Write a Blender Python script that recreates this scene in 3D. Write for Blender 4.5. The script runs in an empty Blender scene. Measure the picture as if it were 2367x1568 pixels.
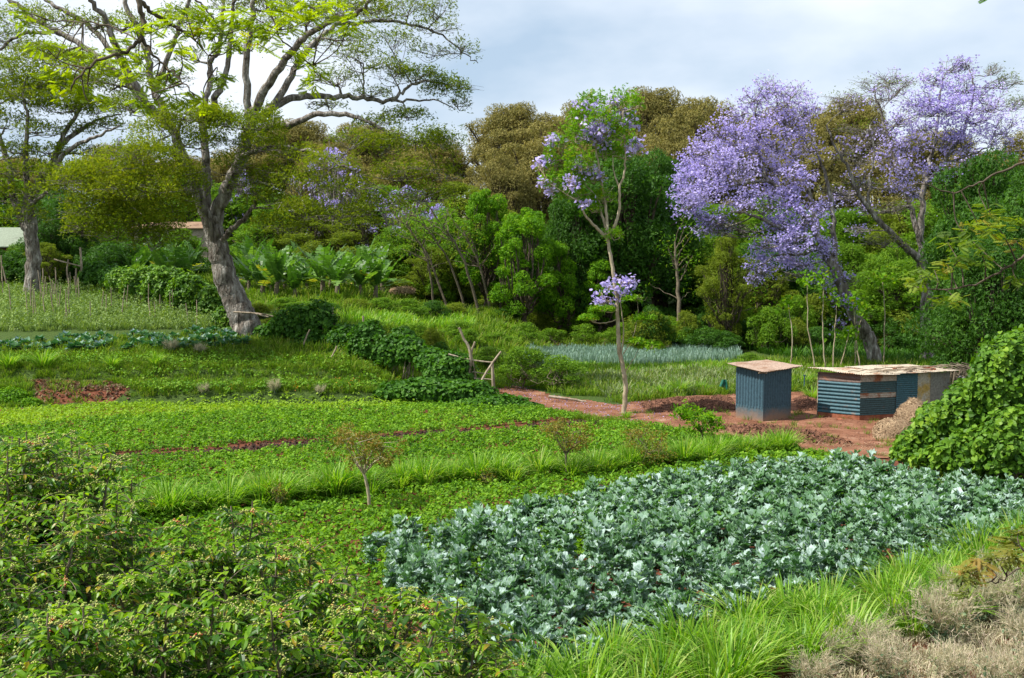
import bpy, math
import numpy as np
from mathutils import Vector

# ------------------------------------------------------------------ camera, sky, sun, exposure
scene = bpy.context.scene
COL = scene.collection
F = 2538.0; W0 = 2367.0; CX = 1183.5; CY = 784.0
TH = math.atan(184 / F); CH = 6.5
cT, sT = math.cos(TH), math.sin(TH)
cam_d = bpy.data.cameras.new('camera'); cam = bpy.data.objects.new('camera', cam_d); COL.objects.link(cam)
cam.location = (0, 0, CH); cam.rotation_euler = (math.pi / 2 - TH, 0, 0)
cam_d.sensor_width = 36; cam_d.lens = 36 * F / W0; cam_d.clip_end = 5000; cam_d.clip_start = 0.1
scene.camera = cam

SUN_EL = math.radians(54); SUN_AZ = math.atan2(-0.97, -0.22)      # direction to the sun = (sin az, cos az)
sun_dir = Vector((math.sin(SUN_AZ) * math.cos(SUN_EL), math.cos(SUN_AZ) * math.cos(SUN_EL), math.sin(SUN_EL)))
sd = bpy.data.lights.new('sun', 'SUN'); sd.energy = 5.0; sd.angle = math.radians(0.6); sd.color = (1.0, 0.955, 0.87)
so = bpy.data.objects.new('sun', sd); COL.objects.link(so); so.location = (-30, 0, 60)
so.rotation_euler = sun_dir.to_track_quat('Z', 'Y').to_euler()

world = bpy.data.worlds.new('World'); scene.world = world; world.use_nodes = True
nt = world.node_tree; N = nt.nodes; L = nt.links
for n in list(N): N.remove(n)
sky = N.new('ShaderNodeTexSky'); sky.sky_type = 'NISHITA'; sky.sun_disc = False
sky.sun_elevation = SUN_EL; sky.sun_rotation = SUN_AZ % (2 * math.pi)
bg = N.new('ShaderNodeBackground'); bg.inputs['Strength'].default_value = 0.10
L.new(sky.outputs[0], bg.inputs['Color'])
tc = N.new('ShaderNodeTexCoord'); mp = N.new('ShaderNodeMapping'); mp.inputs['Scale'].default_value = (1.0, 1.0, 2.2)
mp.inputs['Location'].default_value = (0.35, 0.2, 0.1)
L.new(tc.outputs['Generated'], mp.inputs['Vector'])
cn = N.new('ShaderNodeTexNoise'); cn.inputs['Scale'].default_value = 2.6; cn.inputs['Detail'].default_value = 6; cn.inputs['Roughness'].default_value = 0.5
L.new(mp.outputs[0], cn.inputs['Vector'])
cr = N.new('ShaderNodeValToRGB'); cr.color_ramp.elements[0].position = 0.36; cr.color_ramp.elements[0].color = (0.42, 0.54, 0.68, 1)
cr.color_ramp.elements[1].position = 0.62; cr.color_ramp.elements[1].color = (0.90, 0.94, 1.0, 1)
L.new(cn.outputs[0], cr.inputs[0])
cb = N.new('ShaderNodeBackground'); cb.inputs['Strength'].default_value = 0.80; L.new(cr.outputs[0], cb.inputs['Color'])
mx = N.new('ShaderNodeMixShader'); mx.inputs[0].default_value = 0.85
L.new(bg.outputs[0], mx.inputs[1]); L.new(cb.outputs[0], mx.inputs[2])
wo = N.new('ShaderNodeOutputWorld'); L.new(mx.outputs[0], wo.inputs['Surface'])
scene.view_settings.view_transform = 'Standard'; scene.view_settings.look = 'None'
scene.view_settings.exposure = 0.68; scene.view_settings.gamma = 1.0
scene.render.engine = 'CYCLES'
scene.cycles.max_bounces = 7; scene.cycles.diffuse_bounces = 3; scene.cycles.glossy_bounces = 2; scene.cycles.transmission_bounces = 4
scene.cycles.use_denoising = True

# ------------------------------------------------------------------ projection and terrain
rng = np.random.default_rng(7)
def ray(px, py):
    dx = (px - CX) / F; dy = -(py - CY) / F
    return np.array([dx, cT + dy * sT, -sT + dy * cT])
def W(px, py, Y):
    d = ray(px, py); return d * (Y / d[1]) + np.array([0, 0, CH])
LP = np.array([(0, 4.2), (2, 4.0), (9, 0), (48.6, 0), (49.3, .62), (51, .80), (51.7, 1.35), (54, 1.7), (54.6, 1.95), (61, 2.6), (85, 4.4), (110, 5.2), (135, 9), (180, 13), (900, 16)])
CP = np.array([(0, 4.2), (2, 4.0), (9, 0), (56, 0), (60, .5), (66, 1.2), (80, 2.2), (95, 3.0), (110, 4.5), (140, 9), (180, 13), (900, 16)])
RP = np.array([(0, 4.2), (2, 4.0), (9, 0), (76, 0), (88, .9), (110, 3), (140, 8), (180, 13), (900, 16)])
def ss(t): t = np.clip(t, 0, 1); return t * t * (3 - 2 * t)
def hz(x, y):
    x = np.asarray(x, float); y = np.asarray(y, float); yy = np.maximum(y, 1.0)
    px = CX + F * x / yy
    l = np.interp(yy, LP[:, 0], LP[:, 1]); c = np.interp(yy, CP[:, 0], CP[:, 1]); r = np.interp(yy, RP[:, 0], RP[:, 1])
    a = ss((px - 780) / 240); b = ss((px - 1130) / 160)
    z = (l * (1 - a) + c * a) * (1 - b) + r * b
    z = z + 0.04 * np.sin(x * .9 + y * .5) * np.sin(y * .7 - x * .3) + 0.02 * np.sin(x * 2.3) * np.sin(y * 2.1 + 1)
    return z
YS = np.concatenate([np.arange(6, 90, .1), np.arange(90, 400, 1.0)])
def G(px, py):
    d = ray(px, py); P = d[None, :] * (YS / d[1])[:, None] + np.array([0, 0, CH])
    hh = hz(P[:, 0], P[:, 1]); k = np.argmax(P[:, 2] <= hh)
    if P[k, 2] > hh[k]: k = len(YS) - 1
    return np.array([P[k, 0], P[k, 1], hh[k]])
def on(px, Y):
    x = (px - CX) / F * Y; return np.array([x, Y, float(hz(x, Y))])
def wpoly(pts, n=6):
    out = []
    m = len(pts)
    for i in range(m):
        a, b = np.array(pts[i], float), np.array(pts[(i + 1) % m], float)
        for t in np.arange(n) / n:
            q = a + (b - a) * t; out.append(G(q[0], q[1])[:2])
    return np.array(out)
def inpoly(x, y, P):
    c = np.zeros(x.shape, bool); j = len(P) - 1
    for i in range(len(P)):
        xi, yi = P[i]; xj, yj = P[j]
        if yi != yj:
            c ^= ((yi > y) != (yj > y)) & (x < (xj - xi) * (y - yi) / (yj - yi) + xi)
        j = i
    return c
def scatter(poly, dens, cap=400000):
    lo, hi = poly.min(0), poly.max(0); n = int(min(cap * 3, (hi - lo).prod() * dens))
    x = rng.uniform(lo[0], hi[0], n); y = rng.uniform(lo[1], hi[1], n)
    k = inpoly(x, y, poly); x, y = x[k], y[k]
    return np.stack([x, y, hz(x, y)], 1)
def vnoise(x, y, s=1.0, seed=0):
    r = np.random.default_rng(seed); v = 0
    for i in range(6):
        a = r.uniform(0, 6.28); k = s * r.uniform(.5, 2.2); p = r.uniform(0, 6.28)
        v = v + np.sin((x * math.cos(a) + y * math.sin(a)) * k + p)
    return v / 6

# ------------------------------------------------------------------ materials
def newmat(name):
    m = bpy.data.materials.new(name); m.use_nodes = True; nt = m.node_tree
    for n in list(nt.nodes): nt.nodes.remove(n)
    return m, nt.nodes, nt.links
def ramp(N, cols, pos=None):
    r = N.new('ShaderNodeValToRGB'); e = r.color_ramp.elements
    k = len(cols); pos = pos or [i / max(1, k - 1) for i in range(k)]
    while len(e) < k: e.new(0.5)
    for i in range(k): e[i].position = pos[i]; e[i].color = (*cols[i], 1)
    return r
def leafmat(name, cols, trans=.35, rough=.5, tint=(1.25, 1.25, .5), spec=.35, pos=None):
    m, N, L = newmat(name)
    at = N.new('ShaderNodeAttribute'); at.attribute_name = 'rnd'
    r = ramp(N, cols, pos); L.new(at.outputs['Fac'], r.inputs[0])
    p = N.new('ShaderNodeBsdfPrincipled'); p.inputs['Roughness'].default_value = rough; p.inputs['Specular IOR Level'].default_value = spec
    L.new(r.outputs[0], p.inputs['Base Color'])
    t = N.new('ShaderNodeBsdfTranslucent')
    mu = N.new('ShaderNodeMix'); mu.data_type = 'RGBA'; mu.blend_type = 'MULTIPLY'; mu.inputs[0].default_value = 1
    L.new(r.outputs[0], mu.inputs[6]); mu.inputs[7].default_value = (*tint, 1); L.new(mu.outputs[2], t.inputs['Color'])
    mx = N.new('ShaderNodeMixShader'); mx.inputs[0].default_value = trans
    L.new(p.outputs[0], mx.inputs[1]); L.new(t.outputs[0], mx.inputs[2])
    o = N.new('ShaderNodeOutputMaterial'); L.new(mx.outputs[0], o.inputs['Surface'])
    return m
def noisemat(name, cols, scale=3, detail=6, rough=.85, bump=.3, bscale=None, stretch=(1, 1, 1), pos=None, spec=.3, dist=.02):
    m, N, L = newmat(name)
    tc = N.new('ShaderNodeTexCoord'); mp = N.new('ShaderNodeMapping'); mp.inputs['Scale'].default_value = stretch
    L.new(tc.outputs['Object'], mp.inputs[0])
    n = N.new('ShaderNodeTexNoise'); n.inputs['Scale'].default_value = scale; n.inputs['Detail'].default_value = detail; n.inputs['Roughness'].default_value = .65
    L.new(mp.outputs[0], n.inputs['Vector'])
    k = len(cols); r = ramp(N, cols, pos or [.3 + .4 * i / max(1, k - 1) for i in range(k)]); L.new(n.outputs[0], r.inputs[0])
    p = N.new('ShaderNodeBsdfPrincipled'); p.inputs['Roughness'].default_value = rough; p.inputs['Specular IOR Level'].default_value = spec
    L.new(r.outputs[0], p.inputs['Base Color'])
    if bump:
        n2 = N.new('ShaderNodeTexNoise'); n2.inputs['Scale'].default_value = bscale or scale * 4; n2.inputs['Detail'].default_value = 8
        L.new(mp.outputs[0], n2.inputs['Vector'])
        b = N.new('ShaderNodeBump'); b.inputs['Strength'].default_value = bump; b.inputs['Distance'].default_value = dist
        L.new(n2.outputs[0], b.inputs['Height']); L.new(b.outputs[0], p.inputs['Normal'])
    o = N.new('ShaderNodeOutputMaterial'); L.new(p.outputs[0], o.inputs['Surface'])
    return m

bark_grey = noisemat('bark_grey', [(.045, .038, .030), (.15, .13, .108), (.25, .23, .20), (.48, .46, .42)], 4.5, 12, .95, 1.0, 11, (1, 1, .28), dist=.18, spec=.05, pos=[.34, .46, .55, .68])
bark_dark = noisemat('bark_dark', [(.03, .022, .016), (.09, .07, .05), (.17, .14, .11)], 4, 8, .95, .8, 14, (1, 1, .4), dist=.04, spec=.1)
bark_pale = noisemat('bark_pale', [(.20, .155, .10), (.36, .30, .20), (.48, .42, .32)], 5, 6, .9, .6, 20, (1, 1, .4), spec=.1)
bark_twig = noisemat('bark_twig', [(.10, .08, .055), (.2, .165, .12)], 8, 3, .95, 0, spec=.1)
wood_pole = noisemat('wood_pole', [(.13, .095, .065), (.30, .24, .17), (.45, .38, .29)], 6, 6, .9, .6, 30, (1, 1, .25))
lm_big = leafmat('leaf_olive', [(.055, .10, .008), (.11, .165, .010), (.17, .235, .014), (.22, .25, .020)], .5, .6, (1.5, 1.45, .3), .1)
lm_lime = leafmat('leaf_lime', [(.10, .17, .008), (.20, .30, .010), (.30, .40, .012), (.28, .19, .02)], .65, .55, (1.5, 1.4, .2), .15, pos=[0, .4, .88, 1])
lm_olive2 = leafmat('leaf_olive_far', [(.08, .125, .014), (.16, .22, .02), (.25, .30, .04)], .45, .6, (1.3, 1.3, .4), .1)
lm_brown = leafmat('leaf_brown', [(.10, .105, .028), (.19, .175, .05), (.31, .27, .09), (.17, .19, .04)], .3, .7, (1.2, 1.1, .6), .1)
lm_dark = leafmat('leaf_dark', [(.022, .070, .008), (.045, .125, .012), (.085, .19, .018)], .35, .5, (1.5, 1.6, .3), .18)
lm_green = leafmat('leaf_green', [(.05, .125, .008), (.10, .21, .012), (.16, .30, .018), (.20, .30, .025)], .45, .55, spec=.15)
lm_bright = leafmat('leaf_bright', [(.055, .16, .006), (.12, .28, .008), (.20, .38, .012), (.28, .30, .02)], .45, .55, spec=.15, pos=[0, .45, .9, 1])
lm_purple = leafmat('blossom_purple', [(.34, .29, .62), (.47, .41, .78), (.64, .58, .90)], .4, .7, (1.1, 1.05, 1.1), .06)
lm_bean = leafmat('leaf_bean', [(.040, .12, .010), (.10, .235, .014), (.18, .35, .020), (.26, .44, .035)], .4, .55, (1.2, 1.25, .35), .15)
lm_beanlt = leafmat('leaf_bean_light', [(.15, .28, .018), (.24, .40, .025), (.33, .48, .035)], .4, .55, (1.2, 1.2, .3), .18)
lm_grass = leafmat('leaf_grass', [(.06, .17, .010), (.13, .30, .015), (.22, .41, .03), (.38, .46, .12)], .45, .45, (1.2, 1.25, .3), .3)
lm_low = leafmat('leaf_low', [(.050, .11, .012), (.10, .20, .014), (.17, .28, .022), (.28, .28, .09)], .4, .6, (1.25, 1.3, .4), .1)
lm_kale = leafmat('leaf_kale', [(.060, .15, .050), (.12, .23, .11), (.22, .33, .26), (.42, .52, .51)], .25, .48, (1.1, 1.5, .4), .35, pos=[0, .35, .72, 1])
lm_onion = leafmat('leaf_onion', [(.10, .19, .13), (.20, .32, .25), (.34, .46, .40)], .2, .4)
lm_coffee = leafmat('leaf_coffee', [(.012, .045, .006), (.050, .15, .008), (.13, .28, .008), (.26, .40, .010), (.34, .26, .02)], .48, .38, (1.5, 1.45, .2), .3, pos=[0, .30, .58, .94, 1])
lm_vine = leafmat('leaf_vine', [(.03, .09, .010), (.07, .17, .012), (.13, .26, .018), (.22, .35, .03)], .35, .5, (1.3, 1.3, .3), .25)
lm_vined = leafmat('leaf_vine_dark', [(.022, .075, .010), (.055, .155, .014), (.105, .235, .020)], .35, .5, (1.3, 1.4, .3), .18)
lm_banana = leafmat('leaf_banana', [(.05, .13, .02), (.10, .22, .035), (.17, .30, .06), (.42, .36, .04)], .4, .42, (1.2, 1.3, .35), .35, pos=[0, .5, .95, 1])
lm_dry = leafmat('leaf_dry', [(.26, .30, .17), (.46, .42, .27), (.60, .53, .38), (.60, .48, .40)], .35, .8, (1, 1, .8), .1)
lm_sage = leafmat('leaf_sage', [(.09, .15, .08), (.17, .25, .15), (.24, .30, .12)], .3, .7, (1, 1, .7), .1)
lm_hay = leafmat('hay', [(.20, .13, .08), (.38, .27, .17), (.52, .39, .25)], .1, .9, (1, 1, 1), .05)
lm_berry = leafmat('berry', [(.20, .28, .05), (.42, .42, .10), (.35, .16, .04), (.42, .04, .02)], 0, .4, pos=[0, .75, .93, 1])

# ------------------------------------------------------------------ mesh building
class Bag:
    def __init__(s): s.V = []; s.Lp = []; s.C = []; s.R = []; s.M = []; s.n = 0; s.SM = []
    def add(s, V, loops, counts, rnd=0.5, mi=0, smooth=False):
        V = np.asarray(V, float).reshape(-1, 3); loops = np.asarray(loops, np.int64).ravel(); counts = np.asarray(counts, np.int64).ravel()
        s.V.append(V); s.Lp.append(loops + s.n); s.C.append(counts); s.n += len(V)
        s.R.append(np.broadcast_to(np.asarray(rnd, float), counts.shape).copy()); s.M.append(np.full(counts.shape, mi)); s.SM.append(np.full(counts.shape, smooth))
    def inst(s, T, P, R, S, rnd=None, mi=0, smooth=False):
        tv, tl, tc_ = T; n = len(P)
        if n == 0: return
        S = np.asarray(S, float)
        if S.ndim == 0: S = np.full(n, float(S))
        if S.ndim == 1: S = np.repeat(S[:, None], 3, 1)
        V = np.einsum('nij,nkj->nki', R, tv[None] * S[:, None, :]) + P[:, None, :]
        loops = (tl[None, :] + (np.arange(n) * len(tv))[:, None]).ravel(); counts = np.tile(tc_, n)
        if rnd is None: rnd = rng.uniform(0, 1, n)
        s.add(V, loops, counts, np.repeat(rnd, len(tc_)), mi, smooth)
    def box(s, c, sz, R=None, mi=0, rnd=.5):
        x, y, z = np.array(sz) / 2
        v = np.array([(a * x, b * y, d * z) for a in (-1, 1) for b in (-1, 1) for d in (-1, 1)])
        if R is not None: v = v @ np.asarray(R).T
        s.add(v + np.asarray(c), [0, 1, 3, 2, 4, 6, 7, 5, 0, 4, 5, 1, 2, 3, 7, 6, 0, 2, 6, 4, 1, 5, 7, 3], [4] * 6, rnd, mi)
    def tube(s, pts, rad, n=6, mi=0, rnd=.5, cap=True):
        pts = np.asarray(pts, float); m = len(pts); rad = np.broadcast_to(np.asarray(rad, float), (m,))
        t = np.gradient(pts, axis=0); t /= np.linalg.norm(t, axis=1)[:, None] + 1e-9
        mean = t.mean(0); ref = np.array([0, 0, 1.]) if abs(mean[2]) < .6 * np.linalg.norm(mean) + 1e-9 else np.array([1., 0, 0])
        u = np.cross(t, ref); u /= np.linalg.norm(u, axis=1)[:, None] + 1e-9; v = np.cross(t, u)
        a = np.arange(n) * 2 * math.pi / n
        V = (pts[:, None] + rad[:, None, None] * (np.cos(a)[None, :, None] * u[:, None] + np.sin(a)[None, :, None] * v[:, None])).reshape(-1, 3)
        i = np.arange(m - 1)[:, None] * n; j = np.arange(n)[None]; k = (j + 1) % n
        q = np.stack([i + j, i + k, i + n + k, i + n + j], -1).reshape(-1)
        s.add(V, q, np.full((m - 1) * n, 4), rnd, mi, True)
        if cap and n > 3:
            s.add(V[-n:], np.arange(n), [n], rnd, mi); s.add(V[:n], np.arange(n)[::-1], [n], rnd, mi)
    def build(s, name, mats, parent=None, loc=None, origin=None):
        V = np.concatenate(s.V); Lp = np.concatenate(s.Lp); C = np.concatenate(s.C)
        if origin is not None: V = V - np.asarray(origin)
        me = bpy.data.meshes.new(name)
        me.vertices.add(len(V)); me.vertices.foreach_set('co', V.astype(np.float32).ravel())
        me.loops.add(len(Lp)); me.loops.foreach_set('vertex_index', Lp.astype(np.int32))
        me.polygons.add(len(C)); st = np.concatenate([[0], np.cumsum(C)[:-1]])
        me.polygons.foreach_set('loop_start', st.astype(np.int32))
        me.polygons.foreach_set('use_smooth', np.concatenate(s.SM))
        me.update(calc_edges=True)
        if not isinstance(mats, (list, tuple)): mats = [mats]
        for m in mats: me.materials.append(m)
        if len(mats) > 1: me.polygons.foreach_set('material_index', np.concatenate(s.M).astype(np.int32))
        a = me.attributes.new('rnd', 'FLOAT', 'FACE'); a.data.foreach_set('value', np.clip(np.concatenate(s.R), 0, .999).astype(np.float32))
        ob = bpy.data.objects.new(name, me); COL.objects.link(ob)
        if parent is not None: ob.parent = parent
        if loc is not None: ob.location = loc
        elif origin is not None and parent is None: ob.location = origin
        return ob
def tag(o, label=None, cat=None, group=None, kind=None):
    if label: o['label'] = label
    if cat: o['category'] = cat
    if group: o['group'] = group
    if kind: o['kind'] = kind
    return o
def empty(name, loc, label, cat, group=None):
    o = bpy.data.objects.new(name, None); COL.objects.link(o); o.location = loc; o.empty_display_size = .3
    return tag(o, label, cat, group)
def dup(root, loc, rz=0, sc=(1, 1, 1), label=None, group=None):
    r = root.copy(); COL.objects.link(r); r.location = loc; r.rotation_euler = (0, 0, rz); r.scale = sc
    if label: r['label'] = label
    if group: r['group'] = group
    for ch in list(root.children):
        c = ch.copy(); COL.objects.link(c); c.parent = r
    return r
def tmpl(v, faces):
    return (np.array(v, float), np.array([i for f in faces for i in f]), np.array([len(f) for f in faces]))
DIA = tmpl([(0, 0, 0), (.3, .45, .06), (0, 1, -.05), (-.3, .45, .06)], [(0, 1, 2, 3)])
BROAD = tmpl([(0, 0, 0), (.42, .18, .08), (.36, .62, .05), (0, 1, -.1), (-.36, .62, .05), (-.42, .18, .08)], [(0, 1, 2, 3), (0, 3, 4, 5)])
SPRIG = tmpl([(0, 0, 0), (.13, .3, .03), (0, .62, 0), (-.13, .3, .03),
              (.02, .1, 0), (.38, .22, .05), (.52, .52, 0), (.2, .42, .05),
              (-.02, .1, 0), (-.2, .42, .05), (-.52, .5, 0), (-.38, .22, .05)], [(0, 1, 2, 3), (4, 5, 6, 7), (8, 9, 10, 11)])
LONG = tmpl([(0, 0, 0), (.17, .3, .05), (.15, .65, -.02), (0, 1, -.22), (-.15, .65, -.02), (-.17, .3, .05), (0, .3, -.01), (0, .65, -.07)],
            [(0, 1, 6), (0, 6, 5), (6, 1, 2, 7), (5, 6, 7, 4), (7, 2, 3), (7, 3, 4)])
HEART = tmpl([(0, 0, 0), (.30, -.14, .06), (.52, .18, .10), (.36, .62, .04), (0, 1, -.14), (-.36, .62, .04), (-.52, .18, .10), (-.30, -.14, .06), (0, .45, -.04)],
             [(0, 1, 2, 8), (8, 2, 3), (8, 3, 4), (8, 4, 5), (8, 5, 6), (0, 8, 6, 7)])
BLADE = tmpl([(-.5, 0, 0), (.5, 0, 0), (-.42, .34, 0), (.42, .34, 0), (-.3, .66, 0), (.3, .66, 0), (0, 1, 0)], [(0, 1, 3, 2), (2, 3, 5, 4), (4, 5, 6)])
OCTA = tmpl([(1, 0, 0), (-1, 0, 0), (0, 1, 0), (0, -1, 0), (0, 0, 1), (0, 0, -1)], [(0, 2, 4), (2, 1, 4), (1, 3, 4), (3, 0, 4), (2, 0, 5), (1, 2, 5), (3, 1, 5), (0, 3, 5)])
def nrm(a): return a / (np.linalg.norm(a, axis=-1, keepdims=True) + 1e-9)
def basis(d, n):
    """y axis along d, z axis near n"""
    y = nrm(d); x = nrm(np.cross(y, n)); z = np.cross(x, y); return np.stack([x, y, z], -1)
def rdir(n, up=0.0): v = rng.normal(size=(n, 3)); v[:, 2] += up; return nrm(v)
def leaves(bag, P, size, T=DIA, nb=None, up=.8, rnd=None, mi=0, var=.35, spread=.9):
    n = len(P)
    nn = nrm(rng.normal(size=(n, 3)) * spread + (np.array([0, 0, up]) if nb is None else nb))
    d = nrm(np.cross(nn, rng.normal(size=(n, 3))))
    bag.inst(T, P, basis(d, nn), size * rng.uniform(1 - var, 1 + var, n), rnd, mi)
def catmull(P, k=5):
    P = np.asarray(P, float)
    if len(P) < 3: return np.stack([P[0] + (P[-1] - P[0]) * t for t in np.linspace(0, 1, k + 1)])
    Q = np.vstack([2 * P[0] - P[1], P, 2 * P[-1] - P[-2]]); out = []
    for i in range(1, len(Q) - 2):
        for t in np.arange(k) / k:
            out.append(.5 * ((2 * Q[i]) + (-Q[i - 1] + Q[i + 1]) * t + (2 * Q[i - 1] - 5 * Q[i] + 4 * Q[i + 1] - Q[i + 2]) * t * t + (-Q[i - 1] + 3 * Q[i] - 3 * Q[i + 1] + Q[i + 2]) * t ** 3))
    out.append(P[-1]); return np.array(out)
def wig(pts, a):
    d = rng.normal(size=pts.shape) * a; d[0] = 0; d[-1] *= .3; return pts + d

# ------------------------------------------------------------------ tree made of drawn limbs and foliage pads
def limb(bag, nodes, P, r0, r1, n=8, k=5, wa=.04):
    pts = catmull(P, k); m = len(pts); rad = r1 + (r0 - r1) * (1 - np.linspace(0, 1, m)) ** 1.1
    pts = wig(pts, wa); bag.tube(pts, rad, n)
    for p, r in zip(pts, rad): nodes.append((*p, r))
def pad(wood, nodes, leaf, C, rad, nleaf, size, T=SPRIG, nsub=7, clump=.0, dome=.8, maxr=.09, mi=0, rb=None, up=1.0, hang=False, minlen=0, ball=False):
    C = np.asarray(C, float); a, b, c = rad
    nd = np.array(nodes); d = np.linalg.norm(nd[:, :3] - C, axis=1) + 1.5 * np.maximum(0, nd[:, 2] - C[2]) ; d = np.where(d < minlen, 99, d)
    k = np.argmin(d); S = nd[k, :3]; r0 = min(nd[k, 3] * .6, maxr)
    ln = np.linalg.norm(C - S); mid = S + (C - S) * .5 + np.array([0, 0, -.08 * ln]) + rng.normal(size=3) * .06 * ln
    E = C - np.array([0, 0, .5 * c]); main = wig(catmull([S, mid, E], 5), .03 * ln * .3)
    wood.tube(main, np.linspace(r0, max(.02, r0 * .35), len(main)), 5, cap=False)
    tips = []
    for i in range(nsub):
        ang = rng.uniform(0, 6.283); rr = math.sqrt(rng.uniform(.08, 1))
        q = C + (np.array([a, b, c]) * nrm(rng.normal(size=3)) * rng.uniform(.4, 1.05) if ball else np.array([a * rr * math.cos(ang), b * rr * math.sin(ang), c * (dome * math.sqrt(max(0, 1 - rr * rr)) - .35 + rng.normal() * .12)]))
        s = main[rng.integers(len(main) // 2, len(main))]
        m2 = s + (q - s) * .55 + np.array([0, 0, -.1 * c]) + rng.normal(size=3) * .12 * a
        pt = catmull([s, m2, q], 3); wood.tube(pt, np.linspace(max(.016, r0 * .35), .010, len(pt)), 4, cap=False); tips.append(q)
        for j in range(3):
            q2 = q + rng.normal(size=3) * np.array([a, b, c * .5]) * .28; s2 = pt[rng.integers(2, len(pt))]
            wood.tube(np.array([s2, (s2 + q2) / 2 + rng.normal(size=3) * .08, q2]), [.011, .009, .006], 3, cap=False); tips.append(q2)
    tips = np.array(tips); n = int(nleaf)
    if clump > 0:
        ii = rng.integers(0, len(tips), n); P = tips[ii] + rng.normal(size=(n, 3)) * clump * np.array([1, 1, .8])
        ta = rng.uniform(0, 1, len(tips)); rb_ = np.clip(ta[ii] * .6 + rng.uniform(0, .5, n), 0, 1)
    else:
        ang = rng.uniform(0, 6.283, n); rr = np.sqrt(rng.uniform(0, 1, n)) * rng.uniform(.85, 1.1, n)
        px, py = rr * np.cos(ang), rr * np.sin(ang)
        z = dome * np.sqrt(np.maximum(0, 1 - np.minimum(rr, 1) ** 2)) - .35 + rng.normal(size=n) * .28
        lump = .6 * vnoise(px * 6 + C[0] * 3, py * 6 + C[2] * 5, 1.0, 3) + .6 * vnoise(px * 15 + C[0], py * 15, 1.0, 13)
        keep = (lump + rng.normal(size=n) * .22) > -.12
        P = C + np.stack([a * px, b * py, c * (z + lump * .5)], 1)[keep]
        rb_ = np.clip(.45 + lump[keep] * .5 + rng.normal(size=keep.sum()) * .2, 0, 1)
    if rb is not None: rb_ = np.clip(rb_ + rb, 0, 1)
    leaves(leaf, P, size, T, up=up, rnd=rb_, mi=mi)
def ell_leaves(bag, C, R, n, size, T=SPRIG, mi=0, lo=.72, rnd0=0.0, front=None, zmin=-.75, spread=.6):
    """leaves through the outer shell of a lumpy ellipsoid"""
    v = nrm(rng.normal(size=(n, 3))); v = v[v[:, 2] > zmin]; n = len(v)
    if n == 0: return
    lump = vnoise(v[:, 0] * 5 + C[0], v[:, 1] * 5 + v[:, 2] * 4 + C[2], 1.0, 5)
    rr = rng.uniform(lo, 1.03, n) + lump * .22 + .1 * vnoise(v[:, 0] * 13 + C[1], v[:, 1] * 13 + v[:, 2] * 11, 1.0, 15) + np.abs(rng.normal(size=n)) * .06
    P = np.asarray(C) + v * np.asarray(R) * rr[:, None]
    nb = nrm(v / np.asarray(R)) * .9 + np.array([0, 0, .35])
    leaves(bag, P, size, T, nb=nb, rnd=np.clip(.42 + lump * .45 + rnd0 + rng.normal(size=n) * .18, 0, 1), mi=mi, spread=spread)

# ------------------------------------------------------------------ ground and path
def axis(lo, hi, a, b, fine, n):
    l = a - (a - lo) * (np.linspace(0, 1, n) ** 2)[::-1]; r = b + (hi - b) * np.linspace(0, 1, n) ** 2
    return np.concatenate([l[:-1], np.arange(a, b, fine), r[(1 if b - np.arange(a, b, fine)[-1] < fine * .3 else 0):]])
gx = axis(-700, 700, -48, 48, .4, 26); gy = axis(-60, 900, 4, 112, .4, 26)
X, Y_ = np.meshgrid(gx, gy); Z = hz(X, Y_)
V = np.stack([X, Y_, Z], -1).reshape(-1, 3); nx, ny = len(gx), len(gy)
i = (np.arange(ny - 1)[:, None] * nx + np.arange(nx - 1)[None]).ravel()
P_path = wpoly([(1140, 899), (1190, 893), (1260, 912), (1340, 927), (1430, 938), (1500, 922), (1700, 912), (1900, 905), (2060, 925), (2190, 960), (2080, 1062), (1960, 1064), (1850, 1042), (1700, 1014), (1560, 994), (1440, 974), (1330, 956), (1230, 940)])
P_weed = wpoly([(1780, 1640), (1860, 1480), (1960, 1420), (2150, 1370), (2460, 1250), (2600, 1700)])
P_soil2 = wpoly([(60, 878), (250, 885), (300, 895), (300, 925), (90, 935)])
FURW = [G(*q)[:2] for q in [(200, 1062), (480, 1047), (740, 1026), (1060, 1003), (1400, 977)]]
P_soil3 = wpoly([(1250, 790), (1500, 792), (1540, 812), (1250, 812)], 4)
b = Bag(); b.add(V, np.stack([i, i + 1, i + nx + 1, i + nx], -1).ravel(), np.full(len(i), 4), 0, 0, True)
ground = b.build('ground', []); tag(ground, kind='structure')
me = ground.data
veg = np.full(len(V), .75); xx, yy = V[:, 0], V[:, 1]
veg[inpoly(xx, yy, P_weed)] = .22; veg[inpoly(xx, yy, P_soil2)] = .25; veg[inpoly(xx, yy, P_soil3)] = .1
veg[(yy < 48) & (yy > 5) & ~inpoly(xx, yy, P_weed) & (xx < 16)] = .3
veg[inpoly(xx, yy, P_path)] = .2
a = me.attributes.new('veg', 'FLOAT', 'POINT'); a.data.foreach_set('value', veg.astype(np.float32))
m, NN, LL = newmat('ground_soil')
at = NN.new('ShaderNodeAttribute'); at.attribute_name = 'veg'
tc = NN.new('ShaderNodeTexCoord')
n1 = NN.new('ShaderNodeTexNoise'); n1.inputs['Scale'].default_value = .9; n1.inputs['Detail'].default_value = 9; n1.inputs['Roughness'].default_value = .7; LL.new(tc.outputs['Object'], n1.inputs['Vector'])
n2 = NN.new('ShaderNodeTexNoise'); n2.inputs['Scale'].default_value = 7; n2.inputs['Detail'].default_value = 8; n2.inputs['Roughness'].default_value = .75; LL.new(tc.outputs['Object'], n2.inputs['Vector'])
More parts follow.
